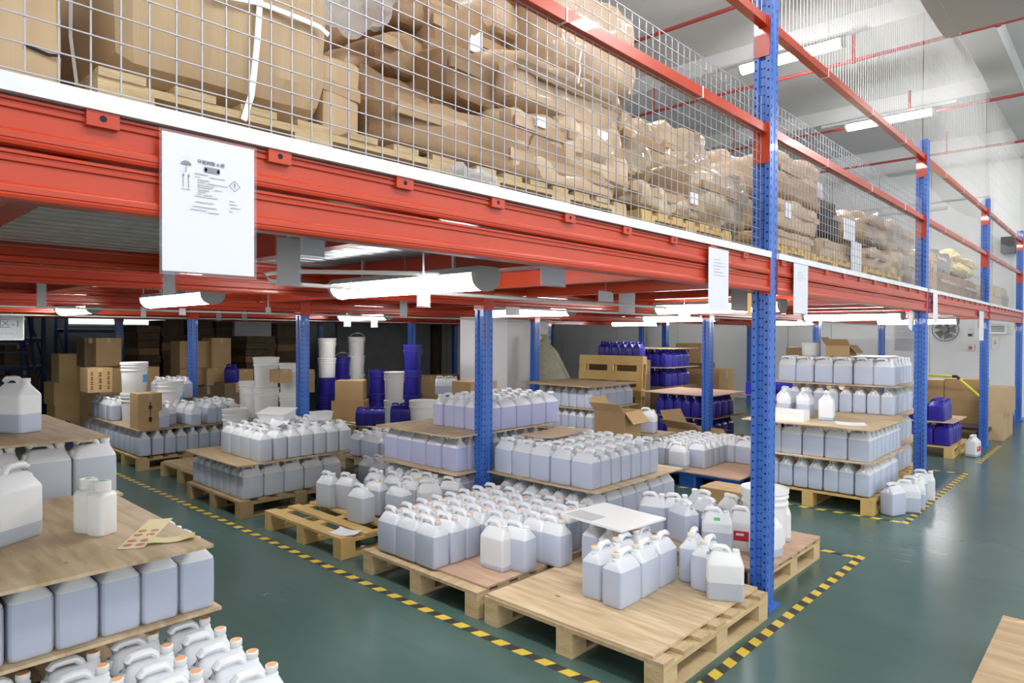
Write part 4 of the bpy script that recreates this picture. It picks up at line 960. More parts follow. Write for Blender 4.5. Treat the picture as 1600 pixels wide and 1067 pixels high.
# P15: blue cans at the second upright
pallet(-2.75, -1.72, 10.3, 11.3, 'small wooden pallet under the blue cans beyond the second upright', m=WOODY, md=WOODY)
tier('lower blue tier beyond the second upright', -1.75, 10.32, .155, 3, 6, 'x', blue=True, keep=hid1, group='blue cans beyond the second upright')
sheet(-2.75, -1.72, 10.3, 11.3, .455, 'board between the blue tiers beyond the second upright', PLY)
tier('upper blue tier beyond the second upright', -1.82, 10.34, .468, 3, 4, 'x', blue=True, keep=hid1, group='blue cans beyond the second upright')
make_can(-1.56, 10.72, .001, 1.4, 'bs', 'w', 'white can with a red label on the floor beyond the second upright', None, CANW, redlab)
r = empty('pallet_truck', (-2.45, 12.6, -.0), 'yellow trolley handle behind the blue stack beyond the second upright', 'trolley')
MB().tube([(-.55, 0, .98), (.35, 0, .96)], .02, 8).tube([(.42, 0, .93), (.75, -.05, .62)], .02, 8).build('handle_bar', YHAND, r, smooth=50)
MB().tube([(.33, 0, .96), (.39, 0, .96), (.43, 0, .92)], .023, 8).build('elbow', BLACKP, r, smooth=50); MB().tube([(.75, -.05, .62), (.8, -.05, .2)], .02, 8).tube([(-.5, 0, .98), (-.5, 0, .2)], .02, 8).build('frame', YHAND, r)
MB().box(-.55, .85, -.3, .3, .16, .2).build('bed', BLACKP, r)
for sx in (-.45, .75):
    for sy in (-.25, .25): MB().prism([(sx+.08*math.cos(t), .08+.08*math.sin(t)) for t in [2*PI*k/14 for k in range(14)]], 'y', sy-.02, sy+.02).build('wheel', BLACKP, r)
for k, (x0, x1, y0, y1, z, h, lb) in enumerate([(-2.35, -1.8, 13.3, 14.0, 0, .5, 'lower carton of the pile beyond the second upright'), (-2.35, -1.8, 13.3, 13.9, .502, .38, 'dark upper carton of the pile beyond the second upright'), (-1.72, -1.45, 12.6, 13.1, 0, .42, 'lower pale carton at the aisle edge by the third upright'),
                                               (-1.75, -1.4, 12.6, 13.15, .422, .38, 'upper pale carton at the aisle edge by the third upright'), (-1.78, -1.45, 13.2, 13.7, 0, .4, 'rear lower pale carton by the third upright'), (-1.78, -1.42, 13.2, 13.7, .402, .38, 'rear upper pale carton by the third upright'), (-2.6, -2.36, 13.3, 13.8, 0, .85, 'far carton behind the yellow trolley handle')]):
    carton(x0, x1, y0, y1, z, h, lb, m=CARDL if 'pale' in lb else CARD)
make_blue(-1.62, 14.6, .002, 0, 'blue can on the floor before the farthest upright', None)

# end wall fittings
def wall_plate(l, r_, t, b, name, label, cat, m, dep=.03, Y=16.565, extra=None):
    x0, z1 = PY(l, t, Y); x1, z0 = PY(r_, b, Y)
    e = empty(name, ((x0+x1)/2, Y, z0), label, cat); MB().box(-(x1-x0)/2, (x1-x0)/2, -dep, 0, 0, z1-z0).build('body', m, e)
    if extra: extra(e, (x1-x0)/2, z1-z0, dep)
    return e
def lines(n): return lambda e, a, h, d: [MB().box(-a*.75, a*(.2+.5*((k*7) % 3)/2), -d-.001, -d, h*(1-(k+1.2)/(n+1.5)), h*(1-(k+1.2)/(n+1.5))+h*.25/n).build('printed_line', INKL, e) for k in range(n)]
wall_plate(1398, 1432, 508, 548, 'notice_board', 'white notice with print on the end wall left of the second upright', 'notice', PAPERG, .01, extra=lines(5))
wall_plate(1422, 1432, 508, 518, 'notice', 'small blue headed notice on the end wall', 'notice', LB, .012)
wall_plate(1512, 1521, 519, 527, 'switch_box', 'small grey switch box on the end wall', 'switch box', ACM, .06, extra=lambda e, a, h, d: MB().box(-a*.7, a*.7, -d-.002, -d, h*.2, h*.7).build('window', INKB, e))
wall_plate(1513, 1522, 512, 517, 'notice', 'narrow notice above the grey switch box', 'notice', PAPERG, .01)
wall_plate(1512, 1523, 538, 548, 'alarm_box', 'red lit alarm box with cables on the end wall', 'alarm', ACM, .08, extra=lambda e, a, h, d: MB().box(-a*.5, a*.5, -d-.004, -d, h*.2, h*.7).build('red_button', REDL, e))
wall_plate(1550, 1560, 528, 546, 'warning_sign', 'white notice with a yellow warning triangle on the end wall', 'sign', PAPER, .008,
           extra=lambda e, a, h, d: MB().prism([(-a*.5, h*.45), (a*.5, h*.45), (0, h*.9)], 'y', -d-.002, -d).build('warning_triangle', YEL, e))
wall_plate(1548, 1574, 506, 522, 'wall_air_conditioner', 'white wall air conditioner with dark slots under the deck at the end wall', 'air conditioner', WHITE, .18,
           extra=lambda e, a, h, d: [MB().box(-a*.8, a*.8, -d-.003, -d, h*(.25+.2*k), h*(.35+.2*k)).build('slot', FANM, e) for k in range(3)])
fx, fz = PY(1477, 515, 16.4); e = empty('wall_fan', (fx, 16.4, fz), 'round grey wall fan on the end wall beyond the second upright', 'fan')
for k in range(5): MB().prism([(.04*math.cos(t), .04*math.sin(t)) if q == 0 else (.2*math.cos(t+.1*q), .2*math.sin(t+.1*q)) for q, t in ((0, k*2*PI/5-.3), (0, k*2*PI/5+.3), (3, k*2*PI/5+.2), (-3, k*2*PI/5-.1))], 'y', -.012, .012).build('blade', FANM, e)
gm = MB()
for k in range(20): t = 2*PI*k/20; gm.tube([(.05*math.cos(t), -.07, .05*math.sin(t)), (.22*math.cos(t), -.05, .22*math.sin(t)), (.24*math.cos(t), 0, .24*math.sin(t))], .003, 4)
gm.tube([(.24*math.cos(t), 0, .24*math.sin(t)) for t in [2*PI*k/28 for k in range(29)]], .008, 6).build('guard', FANM, e); gm = None
MB().prism([(.06*math.cos(t), .06*math.sin(t)) for t in [2*PI*k/14 for k in range(14)]], 'y', -.08, .15).build('motor', FANM, e)

# ------------------------------------------------------------------ dark left end: racks, ladder, sign, flat cardboard
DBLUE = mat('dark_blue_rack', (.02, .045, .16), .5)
def shelf_rack(x0, x1, y0, y1, h, levels, label, m=DBLUE, brace=True):
    r = empty('shelf_rack', ((x0+x1)/2, (y0+y1)/2, 0), label, 'rack'); a, b = (x1-x0)/2, (y1-y0)/2
    for sx in (-1, 1):
        for sy in (-1, 1): MB().box(sx*a-.035, sx*a+.035, sy*b-.035, sy*b+.035, 0, h).build('rack_leg', m, r)
    for z in levels:
        MB().box(-a, a, -b, b, z-.03, z).build('shelf', DECKM, r)
        MB().box(a-.02, a+.03, -b, b, z-.1, z-.02).box(-a-.03, -a+.02, -b, b, z-.1, z-.02).build('shelf_beam', m, r)
    if brace:
        for sy in (-1, 1):
            MB().tube([(-a, sy*b, .2), (a, sy*b, 1.0), (-a, sy*b, 1.8)], .015, 5).build('brace', m, r)
    return r
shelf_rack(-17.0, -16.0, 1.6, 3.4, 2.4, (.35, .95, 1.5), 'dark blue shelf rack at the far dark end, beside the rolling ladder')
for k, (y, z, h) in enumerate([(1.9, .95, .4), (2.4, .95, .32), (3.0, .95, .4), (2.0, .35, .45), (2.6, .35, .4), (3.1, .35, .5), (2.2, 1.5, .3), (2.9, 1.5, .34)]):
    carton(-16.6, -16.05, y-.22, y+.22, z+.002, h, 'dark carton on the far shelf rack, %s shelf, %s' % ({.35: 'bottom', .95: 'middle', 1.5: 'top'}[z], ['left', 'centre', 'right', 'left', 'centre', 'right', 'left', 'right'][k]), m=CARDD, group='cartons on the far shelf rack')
shelf_rack(-19.5, -18.6, 4.4, 7.0, 2.6, (.4, 1.0, 1.7), 'dark blue shelf rack against the windows at the far end')
shelf_rack(-17.5, -13.6, 13.2, 14.2, 2.6, (.5, 1.2, 1.9), 'dark blue pallet rack in the far shade, seen between third and second row posts')
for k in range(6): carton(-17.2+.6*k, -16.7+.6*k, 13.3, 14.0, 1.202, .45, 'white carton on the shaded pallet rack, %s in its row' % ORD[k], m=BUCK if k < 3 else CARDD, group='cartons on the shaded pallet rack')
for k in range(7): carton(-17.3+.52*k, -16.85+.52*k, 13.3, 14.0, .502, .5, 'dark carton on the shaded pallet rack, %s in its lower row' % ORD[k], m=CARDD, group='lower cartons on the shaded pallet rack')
# rolling step ladder
lr = empty('rolling_ladder', (-14.6, 2.55, 0), 'blue rolling step ladder with red treads standing before the far shelf rack', 'ladder')
for sy in (-.28, .28):
    MB().tube([(.7, sy, .02), (-.25, sy, 1.75)], .025, 7).build('rail', DBLUE, lr); MB().tube([(-.3, sy, .02), (-.3, sy, 2.4), (-.0, sy, 2.35)], .025, 7).build('support', DBLUE, lr)
    MB().tube([(.75, sy, .9), (-.0, sy, 2.35)], .018, 6).build('handrail', DBLUE, lr)
for k in range(6): t = (k+.7)/6.6; MB().box(.7-.95*t-.1, .7-.95*t+.1, -.27, .27, .02+1.73*t-.015, .02+1.73*t+.015).build('tread', DBLUE if k > 1 else REDL, lr)
bx('red_bin', lr, REDL, .05, .35, -.2, .2, .18, .42)
# hanging sign of the finished goods area
sy0, sz1 = PX(-60, 492, -10.5); sy1, sz0 = PX(38, 530, -10.5)
sg = empty('hanging_sign', (-10.5, (sy0+sy1)/2, sz0), 'white hanging area sign with grey Chinese writing at the dark end', 'sign'); hw = (sy1-sy0)/2; hh = sz1-sz0
MB().box(-.02, 0, -hw, hw, 0, hh).build('board', mat('sign_board', (.7, .72, .74), .5), sg)
MB().box(-.022, .003, -hw, -hw+.015, -.01, hh+.01).box(-.022, .003, hw-.015, hw, -.01, hh+.01).box(-.022, .003, -hw, hw, hh, hh+.012).box(-.022, .003, -hw, hw, -.012, 0).build('frame', GALV, sg)
for s in (-.6, .6): MB().tube([(-.01, s*hw, hh), (-.01, s*hw, hh+.3)], .003, 5).build('cord', GALV, sg)
text_part('成品区-1', hh*.42, INK, sg, (.002, hw*.88, hh*.52), RX, align='RIGHT'); text_part('Finished Area 1', hh*.18, INKL, sg, (.002, hw*.8, hh*.2), RX, align='RIGHT')
# flat cardboard piles
def cardpile(l, r_, t, X, label, n=12, m=CARDD):
    y0 = PX(l, 550, X)[0]; y1 = PX(r_, 550, X)[0]; z1 = PX((l+r_)/2, t, X)[1]
    e = empty('cardboard_pile', (X-.4, (y0+y1)/2, 0), label, 'cardboard pile', 'piles of flattened cartons'); dz_ = z1/n; hw_ = abs(y1-y0)/2
    for k in range(n):
        d = rnd.uniform(-.03, .03); MB().box(-.4+d, .4+d, -hw_+rnd.uniform(0, .04), hw_+rnd.uniform(-.04, 0), k*dz_+.004, (k+1)*dz_-.004).build('bundle', m if k % 4 else CARD, e)
cardpile(214, 252, 508, -13.9, 'tall dark pile of flattened cartons right of the fifth row post, nearest the windows')
cardpile(252, 290, 500, -14.3, 'tall pile of flattened cartons left of the fourth row post'); cardpile(298, 336, 500, -14.0, 'pile of flattened cartons just right of the fourth row post'); cardpile(338, 366, 502, -14.0, 'pile of flattened cartons left of the white sheet')
cardpile(384, 432, 525, -12.6, 'low ragged pile of flattened cartons right of the white sheet'); cardpile(432, 470, 505, -13.4, 'tall dark pile of flattened cartons left of the third row post')
y0 = PX(367, 540, -13.46)[0]; y1 = PX(424, 540, -13.46)[0]; o = bx('foam_sheet', None, WHITE, -13.52, -13.46, y0, y1, 0, PX(394, 497, -13.46)[1]); tag(o, 'tall white foam sheet standing between the cardboard piles', 'board')
for k, (l, r_, t, b, X) in enumerate([(281, 330, 533, 575, -11.6), (331, 361, 528, 575, -11.5), (281, 322, 576, 602, -11.5), (323, 353, 575, 602, -11.4), (372, 396, 577, 600, -11.0), (371, 396, 602, 642, -10.9)]):
    cartonX(l, r_, t, b, X, .4, 'brown carton beyond the violet cans, ' + ['upper one behind the fourth row post', 'upper one right of the fourth row post', 'lower one behind the fourth row post', 'lower one beside the blue can', 'upper one right of the blue can', 'lower one right of the blue can'][k])
carton(-12.1, -11.3, PX(281, 600, -11.5)[0], PX(353, 600, -11.5)[0], 0, PX(317, 603, -11.5)[1], 'wide carton on the floor beyond the violet cans', m=CARDD); carton(-11.4, -10.9, PX(371, 600, -10.9)[0], PX(396, 600, -10.9)[0], 0, PX(383, 643, -10.9)[1], 'floor carton beyond the violet cans, right end', m=CARDD)
p = at_depth(362, 597, 10.6); make_blue(p.x, p.y, p.z, .7, 'blue can standing between the brown cartons beyond the violet cans', None)
o = carton(p.x-.2, p.x+.2, p.y-.2, p.y+.2, 0, p.z-.003, 'carton under the blue can beyond the violet cans', m=CARDD)
# cabinets in the deep shade
for k, (l, r_, t) in enumerate([(664, 686, 505), (690, 706, 500)]):
    x0 = PY(l, 550, 12.4)[0]; x1 = PY(r_, 550, 12.4)[0]; m = [CARDD, ACM][k]
    e = empty('tall_cabinet', ((x0+x1)/2, 12.7, 0), ['tall narrow brown carton standing in the deep shade', 'tall grey cabinet in the deep shade left of the white pillar'][k], 'cabinet'); h = PY((l+r_)/2, t, 12.4)[1]
    MB().box(-(x1-x0)/2, (x1-x0)/2, -.3, .3, 0, h).build('body', m, e); MB().box(-.004, .004, -.305, -.3, .05, h-.05).build('door_gap', BLACKP, e)
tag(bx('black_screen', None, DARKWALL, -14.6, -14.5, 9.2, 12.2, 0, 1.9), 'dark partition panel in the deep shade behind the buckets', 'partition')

# ------------------------------------------------------------------ papers on and under the deck
def paper(y0, y1, z0, z1, X, label, m=PAPER, lines_=0, rz=0, group=None, sleeve=True, tilt=0):
    e = empty('paper_sheet', (X, (y0+y1)/2, z1), label, 'paper', group, rz); e.rotation_euler.x = tilt; a = abs(y1-y0)/2; h = z1-z0
    MB().box(-.0006, .0006, -a, a, -h, 0).build('sheet', m, e)
    if sleeve: MB().box(.0008, .0016, -a-.006, a+.006, -h-.008, .006).build('sleeve', SLEEVE, e)
    if X < -1.6: MB().box(-.0004, .0004, -.006, .006, 0, max(.01, 2.032-z1)).build('hook_strip', GALV, e)
    for k in range(lines_): MB().box(.0018, .0022, -a*.5, a*(.1+.3*(k % 3)), -h*(.18+.05*k), -h*(.18+.05*k)+h*.012).build('printed_line', INKL, e)
    return e
# the big notice on the nearest beam
bgx = -1.532; ny0, ny1, nz0, nz1 = .54, .745, 1.735, 2.035
e = paper(ny0, ny1, nz0, nz1, bgx, 'large white printed notice in a clear sleeve on the nearest red beam', sleeve=True)
def NP(u, v): return ((ny1-ny0)*(u-.5), -(nz1-nz0)*v)      # place on the sheet: u across, v down
q = .0024
yv = NP(.36, .185); text_part('环氧树脂 A 胶', .0098, INK, e, (q, yv[0], yv[1]), RX, bold=.0001)
def blk(u0, u1, v0, v1, name='printed_line', m=INK):
    a0 = NP(u0, v0); a1 = NP(u1, v1); MB().box(q-.0003, q+.0003, a0[0], a1[0], a1[1], a0[1]).build(name, m, e)
blk(.43, .60, .205, .245, 'printed_bar'); blk(.435, .46, .215, .24, 'bar_notch', PAPER); blk(.57, .595, .215, .24, 'bar_notch', PAPER)
for k, (u0, u1, v) in enumerate([(.33, .47, .262), (.49, .66, .275), (.33, .39, .285), (.36, .49, .305), (.36, .44, .322), (.46, .69, .325), (.36, .55, .342), (.36, .52, .358), (.54, .63, .365), (.36, .49, .378), (.36, .45, .393), (.36, .4, .41), (.42, .52, .412), (.33, .58, .428), (.34, .54, .47), (.31, .57, .505), (.28, .46, .53), (.48, .6, .54), (.71, .77, .43), (.71, .8, .455), (.72, .84, .48), (.71, .75, .51)]):
    blk(u0, u1, v, v+.006, 'printed_line', INKL)
# umbrella, two arrows, exclamation diamond
uc = NP(.24, .215); um = MB(); um.add([(q, uc[0]+.0115*math.cos(t), uc[1]+.009*math.sin(t)) for t in [PI*k/10 for k in range(11)]], [tuple(range(11))])
um.box(q-.0002, q+.0002, uc[0]-.0006, uc[0]+.0006, uc[1]-.014, uc[1]).box(q-.0002, q+.0002, uc[0]-.003, uc[0], uc[1]-.015, uc[1]-.0138)
for k in range(9): um.box(q-.0002, q+.0002, uc[0]-.01+.0026*k-.0004, uc[0]-.01+.0026*k+.0004, uc[1]+.0115+.0025*(k % 3), uc[1]+.0125+.0025*(k % 3))
um.build('umbrella_symbol', INK, e)
am = MB()
for u in (.21, .265):
    c = NP(u, .3); am.add([(q, c[0]-.003, c[1]), (q, c[0]+.003, c[1]), (q, c[0], c[1]+.007)], [(0, 1, 2)]); am.box(q-.0002, q+.0002, c[0]-.0006, c[0]+.0006, c[1]-.024, c[1])
c0 = NP(.19, .392); c1 = NP(.285, .395); am.box(q-.0002, q+.0002, c0[0], c1[0], c1[1], c0[1]); am.build('this_way_up_symbol', INK, e)
dc = NP(.77, .315); dm = MB(); s = .0125
for a, b in (((0, s), (s, 0)), ((s, 0), (0, -s)), ((0, -s), (-s, 0)), ((-s, 0), (0, s))): dm.tube([(q, dc[0]+a[0], dc[1]+a[1]), (q, dc[0]+b[0], dc[1]+b[1])], .0005, 4)
dm.box(q-.0002, q+.0002, dc[0]-.0012, dc[0]+.0012, dc[1]-.002, dc[1]+.007).box(q-.0002, q+.0002, dc[0]-.001, dc[0]+.001, dc[1]-.0055, dc[1]-.0035); dm.build('warning_symbol', INK, e)
# other sheets of the front beams
def paperX(l, r_, t, b, X, label, **k):
    y0 = PX(l, (t+b)/2, X)[0]; y1 = PX(r_, (t+b)/2, X)[0]; z1 = PX((l+r_)/2, t, X)[1]; z0 = PX((l+r_)/2, b, X)[1]; return paper(y0, y1, z0, z1, X, label, **k)
paperX(1107, 1138, 389, 486, -1.53, 'long white sheet on the red beam left of the nearest upright', lines_=6)
paperX(1240, 1262, 413, 490, -1.53, 'long white sheet on the red beam right of the nearest upright', lines_=4)
paperX(1458, 1465, 458, 504, -1.53, 'narrow white sheet on the red beam right of the second upright')
paperX(1530, 1537, 486, 532, -1.53, 'narrow white sheet on the red beam at the third upright')
x = paper(7.3, 7.44, 1.66, 1.85, -1.58, 'tilted white sheet dangling under the red beam left of the second upright', tilt=-.25)
hang = [(433, 469, 372, 445, -2.0, PAPERG, 'grey sleeve hanging below the nearest beam beside a pale one'), (469, 507, 372, 400, -2.05, PAPER, 'pale sheet behind the grey sleeve, just left of the nearest lamp'),
        (255, 273, 415, 460, -2.7, PAPERG, 'grey sleeve hanging below the large printed notice'), (58, 72, 440, 481, -5.0, PAPERG, 'grey sleeve hanging at the dark end, left of the far lamps'),
        (622, 644, 436, 455, -3.0, PAPER, 'pale card under the nearest lamp'), (652, 671, 432, 478, -2.6, PAPER, 'white sheet hanging under the middle of the nearest lamp'),
        (845, 883, 418, 446, -2.2, PAPER, 'white card hanging under the beam, right of the nearest lamp'), (935, 958, 455, 471, -3.0, PAPER, 'pale card left of the grey sleeve over the centre stack'),
        (967, 992, 454, 489, -3.0, PAPERG, 'grey sleeve hanging over the centre stack'), (1142, 1172, 452, 486, -2.0, PAPERG, 'grey sleeve hanging left of the nearest upright'), (790, 812, 470, 493, -3.95, PAPERG, 'grey sleeve hanging by the inner post'),
        (1060, 1078, 478, 502, -3.2, PAPERG, 'grey sleeve hanging before the far lamp'), (220, 228, 475, 495, -6.8, PAPER, 'small white card hanging left of the fourth row post'), (280, 290, 476, 492, -6.8, PAPER, 'small white card hanging just before the fourth row post'),
        (338, 346, 490, 500, -9.0, PAPERG, 'tiny grey card right of the fourth row post'), (378, 386, 490, 500, -9.0, PAPERG, 'tiny grey card farther right of the fourth row post'), (415, 423, 480, 488, -6.6, PAPERG, 'tiny grey card left of the third row post'),
        (625, 636, 468, 494, -4.3, PAPERG, 'grey sleeve left of the inner post, before the dark rack'), (537, 548, 499, 510, -9.0, PAPERG, 'tiny grey card between the bucket columns, left'), (580, 590, 499, 511, -9.0, PAPERG, 'tiny grey card between the bucket columns, right')]
for l, r_, t, b, X, m, lb in hang: paperX(l, r_, t, b, X, lb, m=m, group=None)

# ------------------------------------------------------------------ goods on the deck
def lumpy(dx, dy, dz, seed, lump=.03, rnd_=8, n=13, freq=3.2, fold=1.5, sag=0):
    b = bmesh.new(); bmesh.ops.create_cube(b, size=2); bmesh.ops.subdivide_edges(b, edges=b.edges[:], cuts=n, use_grid_fill=True)
    for v in b.verts:
        c = v.co.copy(); k = (abs(c.x)**rnd_+abs(c.y)**rnd_+abs(c.z)**rnd_)**(1/rnd_); s = c/k
        p = Vector((s.x*dx/2, s.y*dy/2, s.z*dz/2)); nn = c.normalized(); w = p*freq+Vector((seed*3.1, seed*1.7, seed))
        d = lump*.7*noise.noise(w) - lump*fold*(.35-abs(noise.noise(w*1.6+Vector((5, 5, 5))))) + lump*.5*abs(noise.noise(w*4.1))
        p += nn*d
        if sag: p.z -= sag*dz*(c.y*c.y)*.5*(c.z+1)/2
        v.co = p
    me = bpy.data.meshes.new('parcel'); b.to_mesh(me); b.free()
    me.polygons.foreach_set('use_smooth', [True]*len(me.polygons)); me.set_sharp_from_angle(angle=.42); return me
def parcel(l, r_, t, b, X, dep, label, m=KRAFT, seed=None, lump=.035, rnd_=9, rx=0, tape_=True, lab=None, name='kraft_parcel', cat='parcel', sag=0, flap=False):
    seed = seed or rnd.random()*40
    yc = (t+b)/2; y0 = PX(l, yc, X)[0]; y1 = PX(r_, yc, X)[0]; xc = (l+r_)/2; z1 = PX(xc, t, X)[1]; z0 = PX(xc, b, X)[1]
    z0 = max(z0+.004, (DECK+.156 if .42 < y0 and y1 < 7.75 and X > -2.5 else DECK+.004)); yg = .01*(y1-y0); y0 += yg; y1 -= yg; z1 -= .004
    me = lumpy(dep, y1-y0, z1-z0, seed, lump, rnd_, sag=sag); me.materials.append(m)
    o = put(me, name, None, (X-dep/2, (y0+y1)/2, (z0+z1)/2)); o.rotation_euler.x = rx; tag(o, label, cat)
    a, h = (y1-y0)/2, (z1-z0)/2
    if flap: # folded paper end
        MB().prism([(a*.35, -h*.75), (a*.98, -h*.9), (a*1.0, h*.6), (a*.55, h*.82)], 'x', dep/2-.004, dep/2+.012).build('folded_flap', m, o)
    if tape_:
        MB().prism([(-a*.9, h*.1), (a*.9, h*.02), (a*.9, h*.02+.04), (-a*.9, h*.1+.04)], 'x', dep/2-.01, dep/2+.003).build('clear_tape', mat('glossy_brown_tape', (.46, .31, .18), .15, coat=.5), o)
    if lab:
        ly, lz, w, hh_ = lab; MB().box(dep/2+.004, dep/2+.012, ly*a-w, ly*a+w, lz*h-hh_, lz*h+hh_).build('paper_label', PAPER, o)
    return o
def up_pallet(y0, y1, label, x1=-1.72, d=1.0, m=WOOD, md=WOODD): return pallet(x1-d, x1, y0, y1, label, z=DECK+.002, m=m, md=md, group='pallets on the deck')
up_pallet(.47, 1.56, 'pallet on the deck under the huge bulging carton')
up_pallet(1.66, 2.62, 'pale pallet on the deck under the kraft parcels'); up_pallet(2.75, 3.72, 'pallet on the deck left of the nearest upright', m=WOODY, md=WOODY)
PZt = DECK+.155
# huge carton with straps
zt = 3.35
o = put(lumpy(.95, .60, zt-PZt, 3.3, .018, 10, 11), 'bulging_carton', None, (-2.2, .79, (zt+PZt)/2)); o.data.materials.append(CARDL); tag(o, 'huge bulging cardboard carton with white straps behind the wire mesh', 'carton')
def ribbon(pts, w, name, m, parent=None, off=(0, 0, 0)):
    q = MB(); P = [Vector(p)-Vector(off) for p in pts]; vs = []; fs = []
    for i, p in enumerate(P):
        t = (P[min(i+1, len(P)-1)]-P[max(i-1, 0)]).normalized(); s_ = t.cross(Vector((1, 0, 0))).normalized()*w/2
        vs += [p-s_, p+s_, p+s_+Vector((.003, 0, 0)), p-s_+Vector((.003, 0, 0))]
    for i in range(len(P)-1):
        for k in range(4): fs.append((i*4+k, i*4+(k+1) % 4, i*4+4+(k+1) % 4, i*4+4+k))
    q.add(vs, fs); return q.build(name, m, parent)
def pxpts(L_, X): return [(X, *PX(a, b, X)) for a, b in L_]
ribbon(pxpts([(412, -60), (408, -20), (405, 10), (402, 60), (397, 110), (392, 150), (380, 188)], -1.715), .016, 'strap', ZIP, o, o.location)
ribbon(pxpts([(330, -10), (405, 5), (440, 18), (475, 32), (500, 43), (513, 55)], -1.712), .014, 'strap', ZIP, o, o.location)
ribbon([(-1.9, .478, 3.2), (-1.92, .48, 2.9), (-1.95, .476, 2.6), (-1.98, .48, 2.35), (-1.99, .5, 2.2)], .008, 'strap', ZIP, o, o.location)
MB().box(.474, .480, .02, .06, -.55, .6).build('corner_fold', CARDL, o) if 0 else None
parcel(500, 566, 85, 232, -1.84, .8, 'plain pale carton standing behind the huge bulging one', CARDL, 5, .008, 14, tape_=True, name='carton', cat='carton')
parcel(-150, 104, -120, 176, -1.74, .9, 'pale torn carton at the left end of the deck, beside the dark gap', CARDL, 8, .012, 14, tape_=False, name='torn_carton', cat='carton')
ribbon(pxpts([(38, 70), (50, 75), (62, 80), (76, 86), (98, 88)], -1.73), .006, 'tear', HOLE, bpy.data.objects['torn_carton'], bpy.data.objects['torn_carton'].location)
parcel(112, 178, -60, 170, -2.75, .5, 'dark brown carton deep in the gap behind the wire mesh', KRAFTD, 2, .02, 9, tape_=False, name='carton', cat='carton')
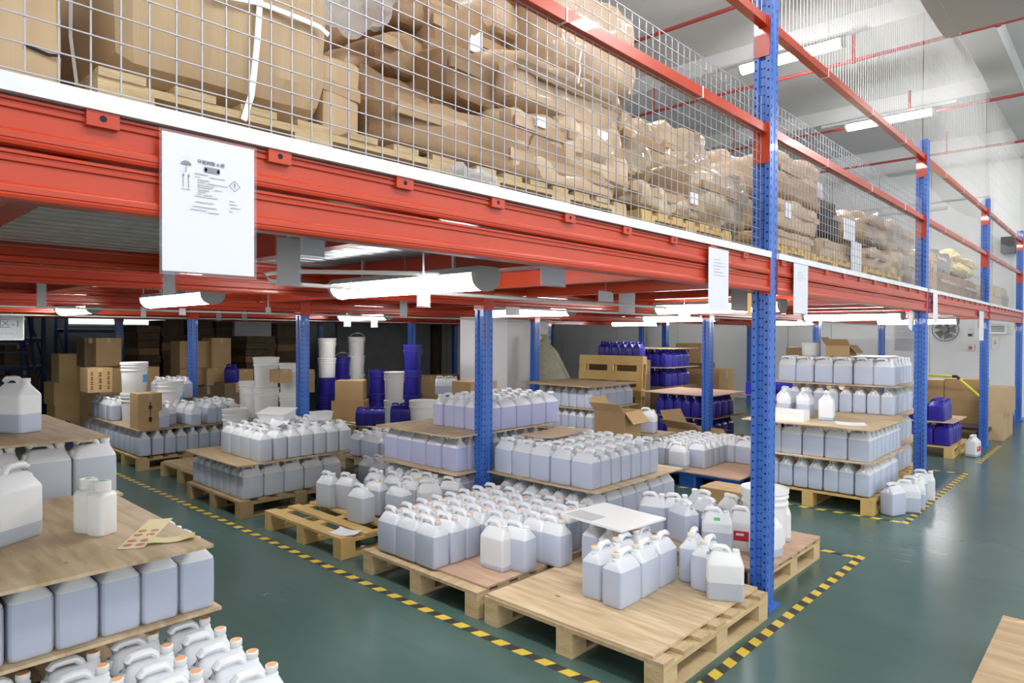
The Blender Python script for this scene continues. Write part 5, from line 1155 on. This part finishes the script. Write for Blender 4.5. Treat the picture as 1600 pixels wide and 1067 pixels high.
# clear film bag
fb = put(lumpy(.25, .3, .42, 6.1, .06, 5, 9, 5), 'film_bag', None, (-2.15, 1.42, 2.98)); fb.data.materials.append(FILM2); tag(fb, 'clear crumpled plastic bag hanging beside the huge carton', 'plastic bag')
fb2 = put(lumpy(.3, .26, .12, 9.4, .05, 4, 8, 6), 'film_bag', None, (-1.78, 1.62, 2.13)); fb2.data.materials.append(FILM2); tag(fb2, 'small clear plastic bag bulging at the deck edge by the first pallet', 'plastic bag')
B = [
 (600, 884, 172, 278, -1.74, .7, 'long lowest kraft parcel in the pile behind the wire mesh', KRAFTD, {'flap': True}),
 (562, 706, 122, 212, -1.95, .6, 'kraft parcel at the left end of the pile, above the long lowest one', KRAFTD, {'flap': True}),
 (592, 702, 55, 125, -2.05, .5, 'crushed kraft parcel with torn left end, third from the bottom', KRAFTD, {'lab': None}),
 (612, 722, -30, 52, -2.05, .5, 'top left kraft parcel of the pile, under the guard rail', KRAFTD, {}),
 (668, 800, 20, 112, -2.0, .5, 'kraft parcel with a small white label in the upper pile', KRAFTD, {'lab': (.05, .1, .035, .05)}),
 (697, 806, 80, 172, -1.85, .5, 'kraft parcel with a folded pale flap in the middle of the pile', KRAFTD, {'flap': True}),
 (770, 862, -40, 70, -1.95, .5, 'kraft parcel behind the red rail in the upper pile', KRAFT, {}),
 (798, 980, 98, 192, -1.76, .6, 'broad smooth kraft parcel at the right end of the pile', KRAFT, {'flap': False}),
 (850, 1003, -25, 132, -1.8, .6, 'tall pale kraft parcel on top of the right end of the pile', KRAFT, {}),
 (800, 888, 172, 250, -1.74, .5, 'kraft parcel with torn paper beside the gaping bag', KRAFT, {'lab': (-.1, .5, .03, .02)}),
 (882, 980, 190, 280, -1.73, .5, 'gaping kraft bag with white lining above the lowest right parcel', KRAFT, {'lump': .06, 'lab': (.1, .5, .04, .03)}),
 (784, 968, 250, 338, -1.73, .6, 'lowest right kraft parcel on the pale pallet', KRAFT, {'lump': .02}),
 (970, 1042, 168, 292, -1.9, .5, 'crumpled kraft bag wrapped in film, first right of the pile', KRAFTP, {'lump': .07, 'rnd_': 5}),
 (1032, 1112, 195, 300, -2.1, .5, 'crumpled kraft bag behind, near the nearest upright', KRAFTP, {'lump': .07, 'rnd_': 5}),
 (975, 1035, 255, 345, -2.1, .5, 'crumpled kraft bag low in the corner before the pale pallet end', KRAFTP, {'lump': .06, 'rnd_': 5}),
 (978, 1108, 292, 362, -1.74, .6, 'film wrapped kraft bag lying low at the mesh', KRAFTP, {'lump': .06, 'rnd_': 6, 'lab': (.55, .75, .04, .03)}),
 (1092, 1180, 258, 368, -1.75, .6, 'big film wrapped kraft bag leaning beside the nearest upright', KRAFTP, {'lump': .06, 'rnd_': 5}),
 (1128, 1192, 240, 312, -2.2, .6, 'kraft parcel behind the leaning bag at the nearest upright', KRAFT, {}),
 (1216, 1286, 246, 318, -1.78, .6, 'top kraft parcel right of the nearest upright', KRAFT, {'lab': (.8, -.1, .05, .06)}),
 (1214, 1284, 316, 366, -1.76, .6, 'middle kraft parcel right of the nearest upright', KRAFT, {'lab': (-.6, .2, .05, .05), 'lump': .02}),
 (1212, 1274, 362, 408, -1.76, .6, 'lowest kraft parcel right of the nearest upright', CARDL, {'lump': .012}),
 (1276, 1318, 308, 376, -1.85, .5, 'black wrapped roll among the kraft parcels in the second bay', DARKF, {'rnd_': 5, 'name': 'wrapped_roll', 'cat': 'roll'}),
 (1272, 1302, 345, 410, -1.95, .5, 'kraft parcel end below the black roll in the second bay', KRAFTD, {}),
 (1284, 1346, 378, 412, -1.76, .6, 'pale carton below the black roll in the second bay', CARDL, {'lump': .012, 'rnd_': 14}),
 (1276, 1340, 404, 428, -1.74, .6, 'flat pale carton on the pallet in the second bay', CARDL, {'lump': .012}),
 (1350, 1432, 340, 390, -1.8, .7, 'wrinkled kraft bale with film in the second bay', KRAFTP, {'lump': .06, 'rnd_': 6}),
 (1356, 1398, 388, 436, -1.8, .5, 'lower wrinkled kraft bag in the second bay', KRAFTP, {'lump': .06, 'rnd_': 5}),
 (1396, 1436, 392, 440, -1.76, .5, 'kraft bag at the deck edge left of the second upright', KRAFTP, {'lump': .05, 'rnd_': 5}),
 (1462, 1490, 392, 428, -1.76, .8, 'grey film covered load on the deck in the third bay', mat('grey_wrapped', (.22, .23, .26), .3, coat=.4), {'lump': .05}),
 (1466, 1530, 430, 470, -1.75, .8, 'brown boards and torn paper on the deck in the third bay', KRAFTD, {'lump': .04}),
 (1491, 1530, 400, 430, -1.75, .6, 'torn cream paper bag over the load in the third bay', PALEY, {'lump': .09, 'rnd_': 4}),
 (1456, 1466, 392, 474, -1.75, .5, 'pale carton edge right behind the second upright', CARDL, {'lump': .01}),
 (1552, 1578, 448, 486, -1.72, .7, 'film wrapped load on the deck in the farthest bay', KRAFTP, {'lump': .04}),
]
for l, r_, t, b, X, dep, lb, m, k in B: parcel(l, r_, t, b, X, dep, lb, m, **k)
ribbon(pxpts([(909, 70), (908, 82), (905, 95), (906, 110), (903, 130)], -1.626), .006, 'loose_tie', ZIP).__setitem__('label', 'loose white zip tie hanging from the red rail'); bpy.data.objects['loose_tie']['category'] = 'zip tie'
o = paperX(1318, 1336, 343, 376, -1.72, 'white page stuck on a parcel in the second bay, upper', sleeve=False); o = paperX(1330, 1346, 378, 430, -1.71, 'white page hanging over the parcels in the second bay, lower', sleeve=False)
up_pallet(4.05, 5.0, 'pallet on the deck right behind the nearest upright', m=WOODY, md=WOODY); up_pallet(5.05, 6.1, 'pallet on the deck in the middle of the second bay', m=WOODY, md=WOODY); up_pallet(6.3, 7.6, 'pallet on the deck left of the second upright', m=WOODY, md=WOODY)
for k, (x0, x1, y0, y1, z, h) in enumerate([(-3.6, -2.6, 6.4, 7.5, DECK+.002, .55), (-3.6, -2.5, 6.4, 7.6, DECK+.555, .5), (-4.6, -3.65, 6.2, 7.4, DECK+.002, 1.05)]):
    carton(x0, x1, y0, y1, z, h, 'long pale carton deep in the second bay on the deck, %s of three' % ORD[k], m=CARDL)
sh = shelf_rack(-3.75, -2.7, 9.0, 11.2, .9, (.5,), 'low steel rack on the deck in the third bay under a carton', m=GALV, brace=False); sh.location.z = DECK+.002
carton(-3.65, -2.75, 9.3, 10.6, DECK+.506, .42, 'brown carton on the low steel rack in the third bay', m=CARD)
carton(-3.3, -2.5, 9.1, 9.9, DECK+.93, .3, 'upper brown carton standing high in the third bay', m=CARD) if 0 else None
bs = wall_plate(1567, 1588, 373, 396, 'black_monitor', 'black box on the end wall above the deck by the farthest upright', 'speaker', BLACKP, .3)
# pallet at the lower right corner
pallet(-.46, .64, 3.18, 4.22, 'wooden pallet in the lower right corner of the aisle')
s = sheet(-.48, .64, 3.15, 4.24, .15, 'weathered plywood board on the pallet in the lower right corner', PLYD)
MB().box(-.53, -.45, .50, .535, .0125, .0135).build('orange_sticker', ORANGE, s)
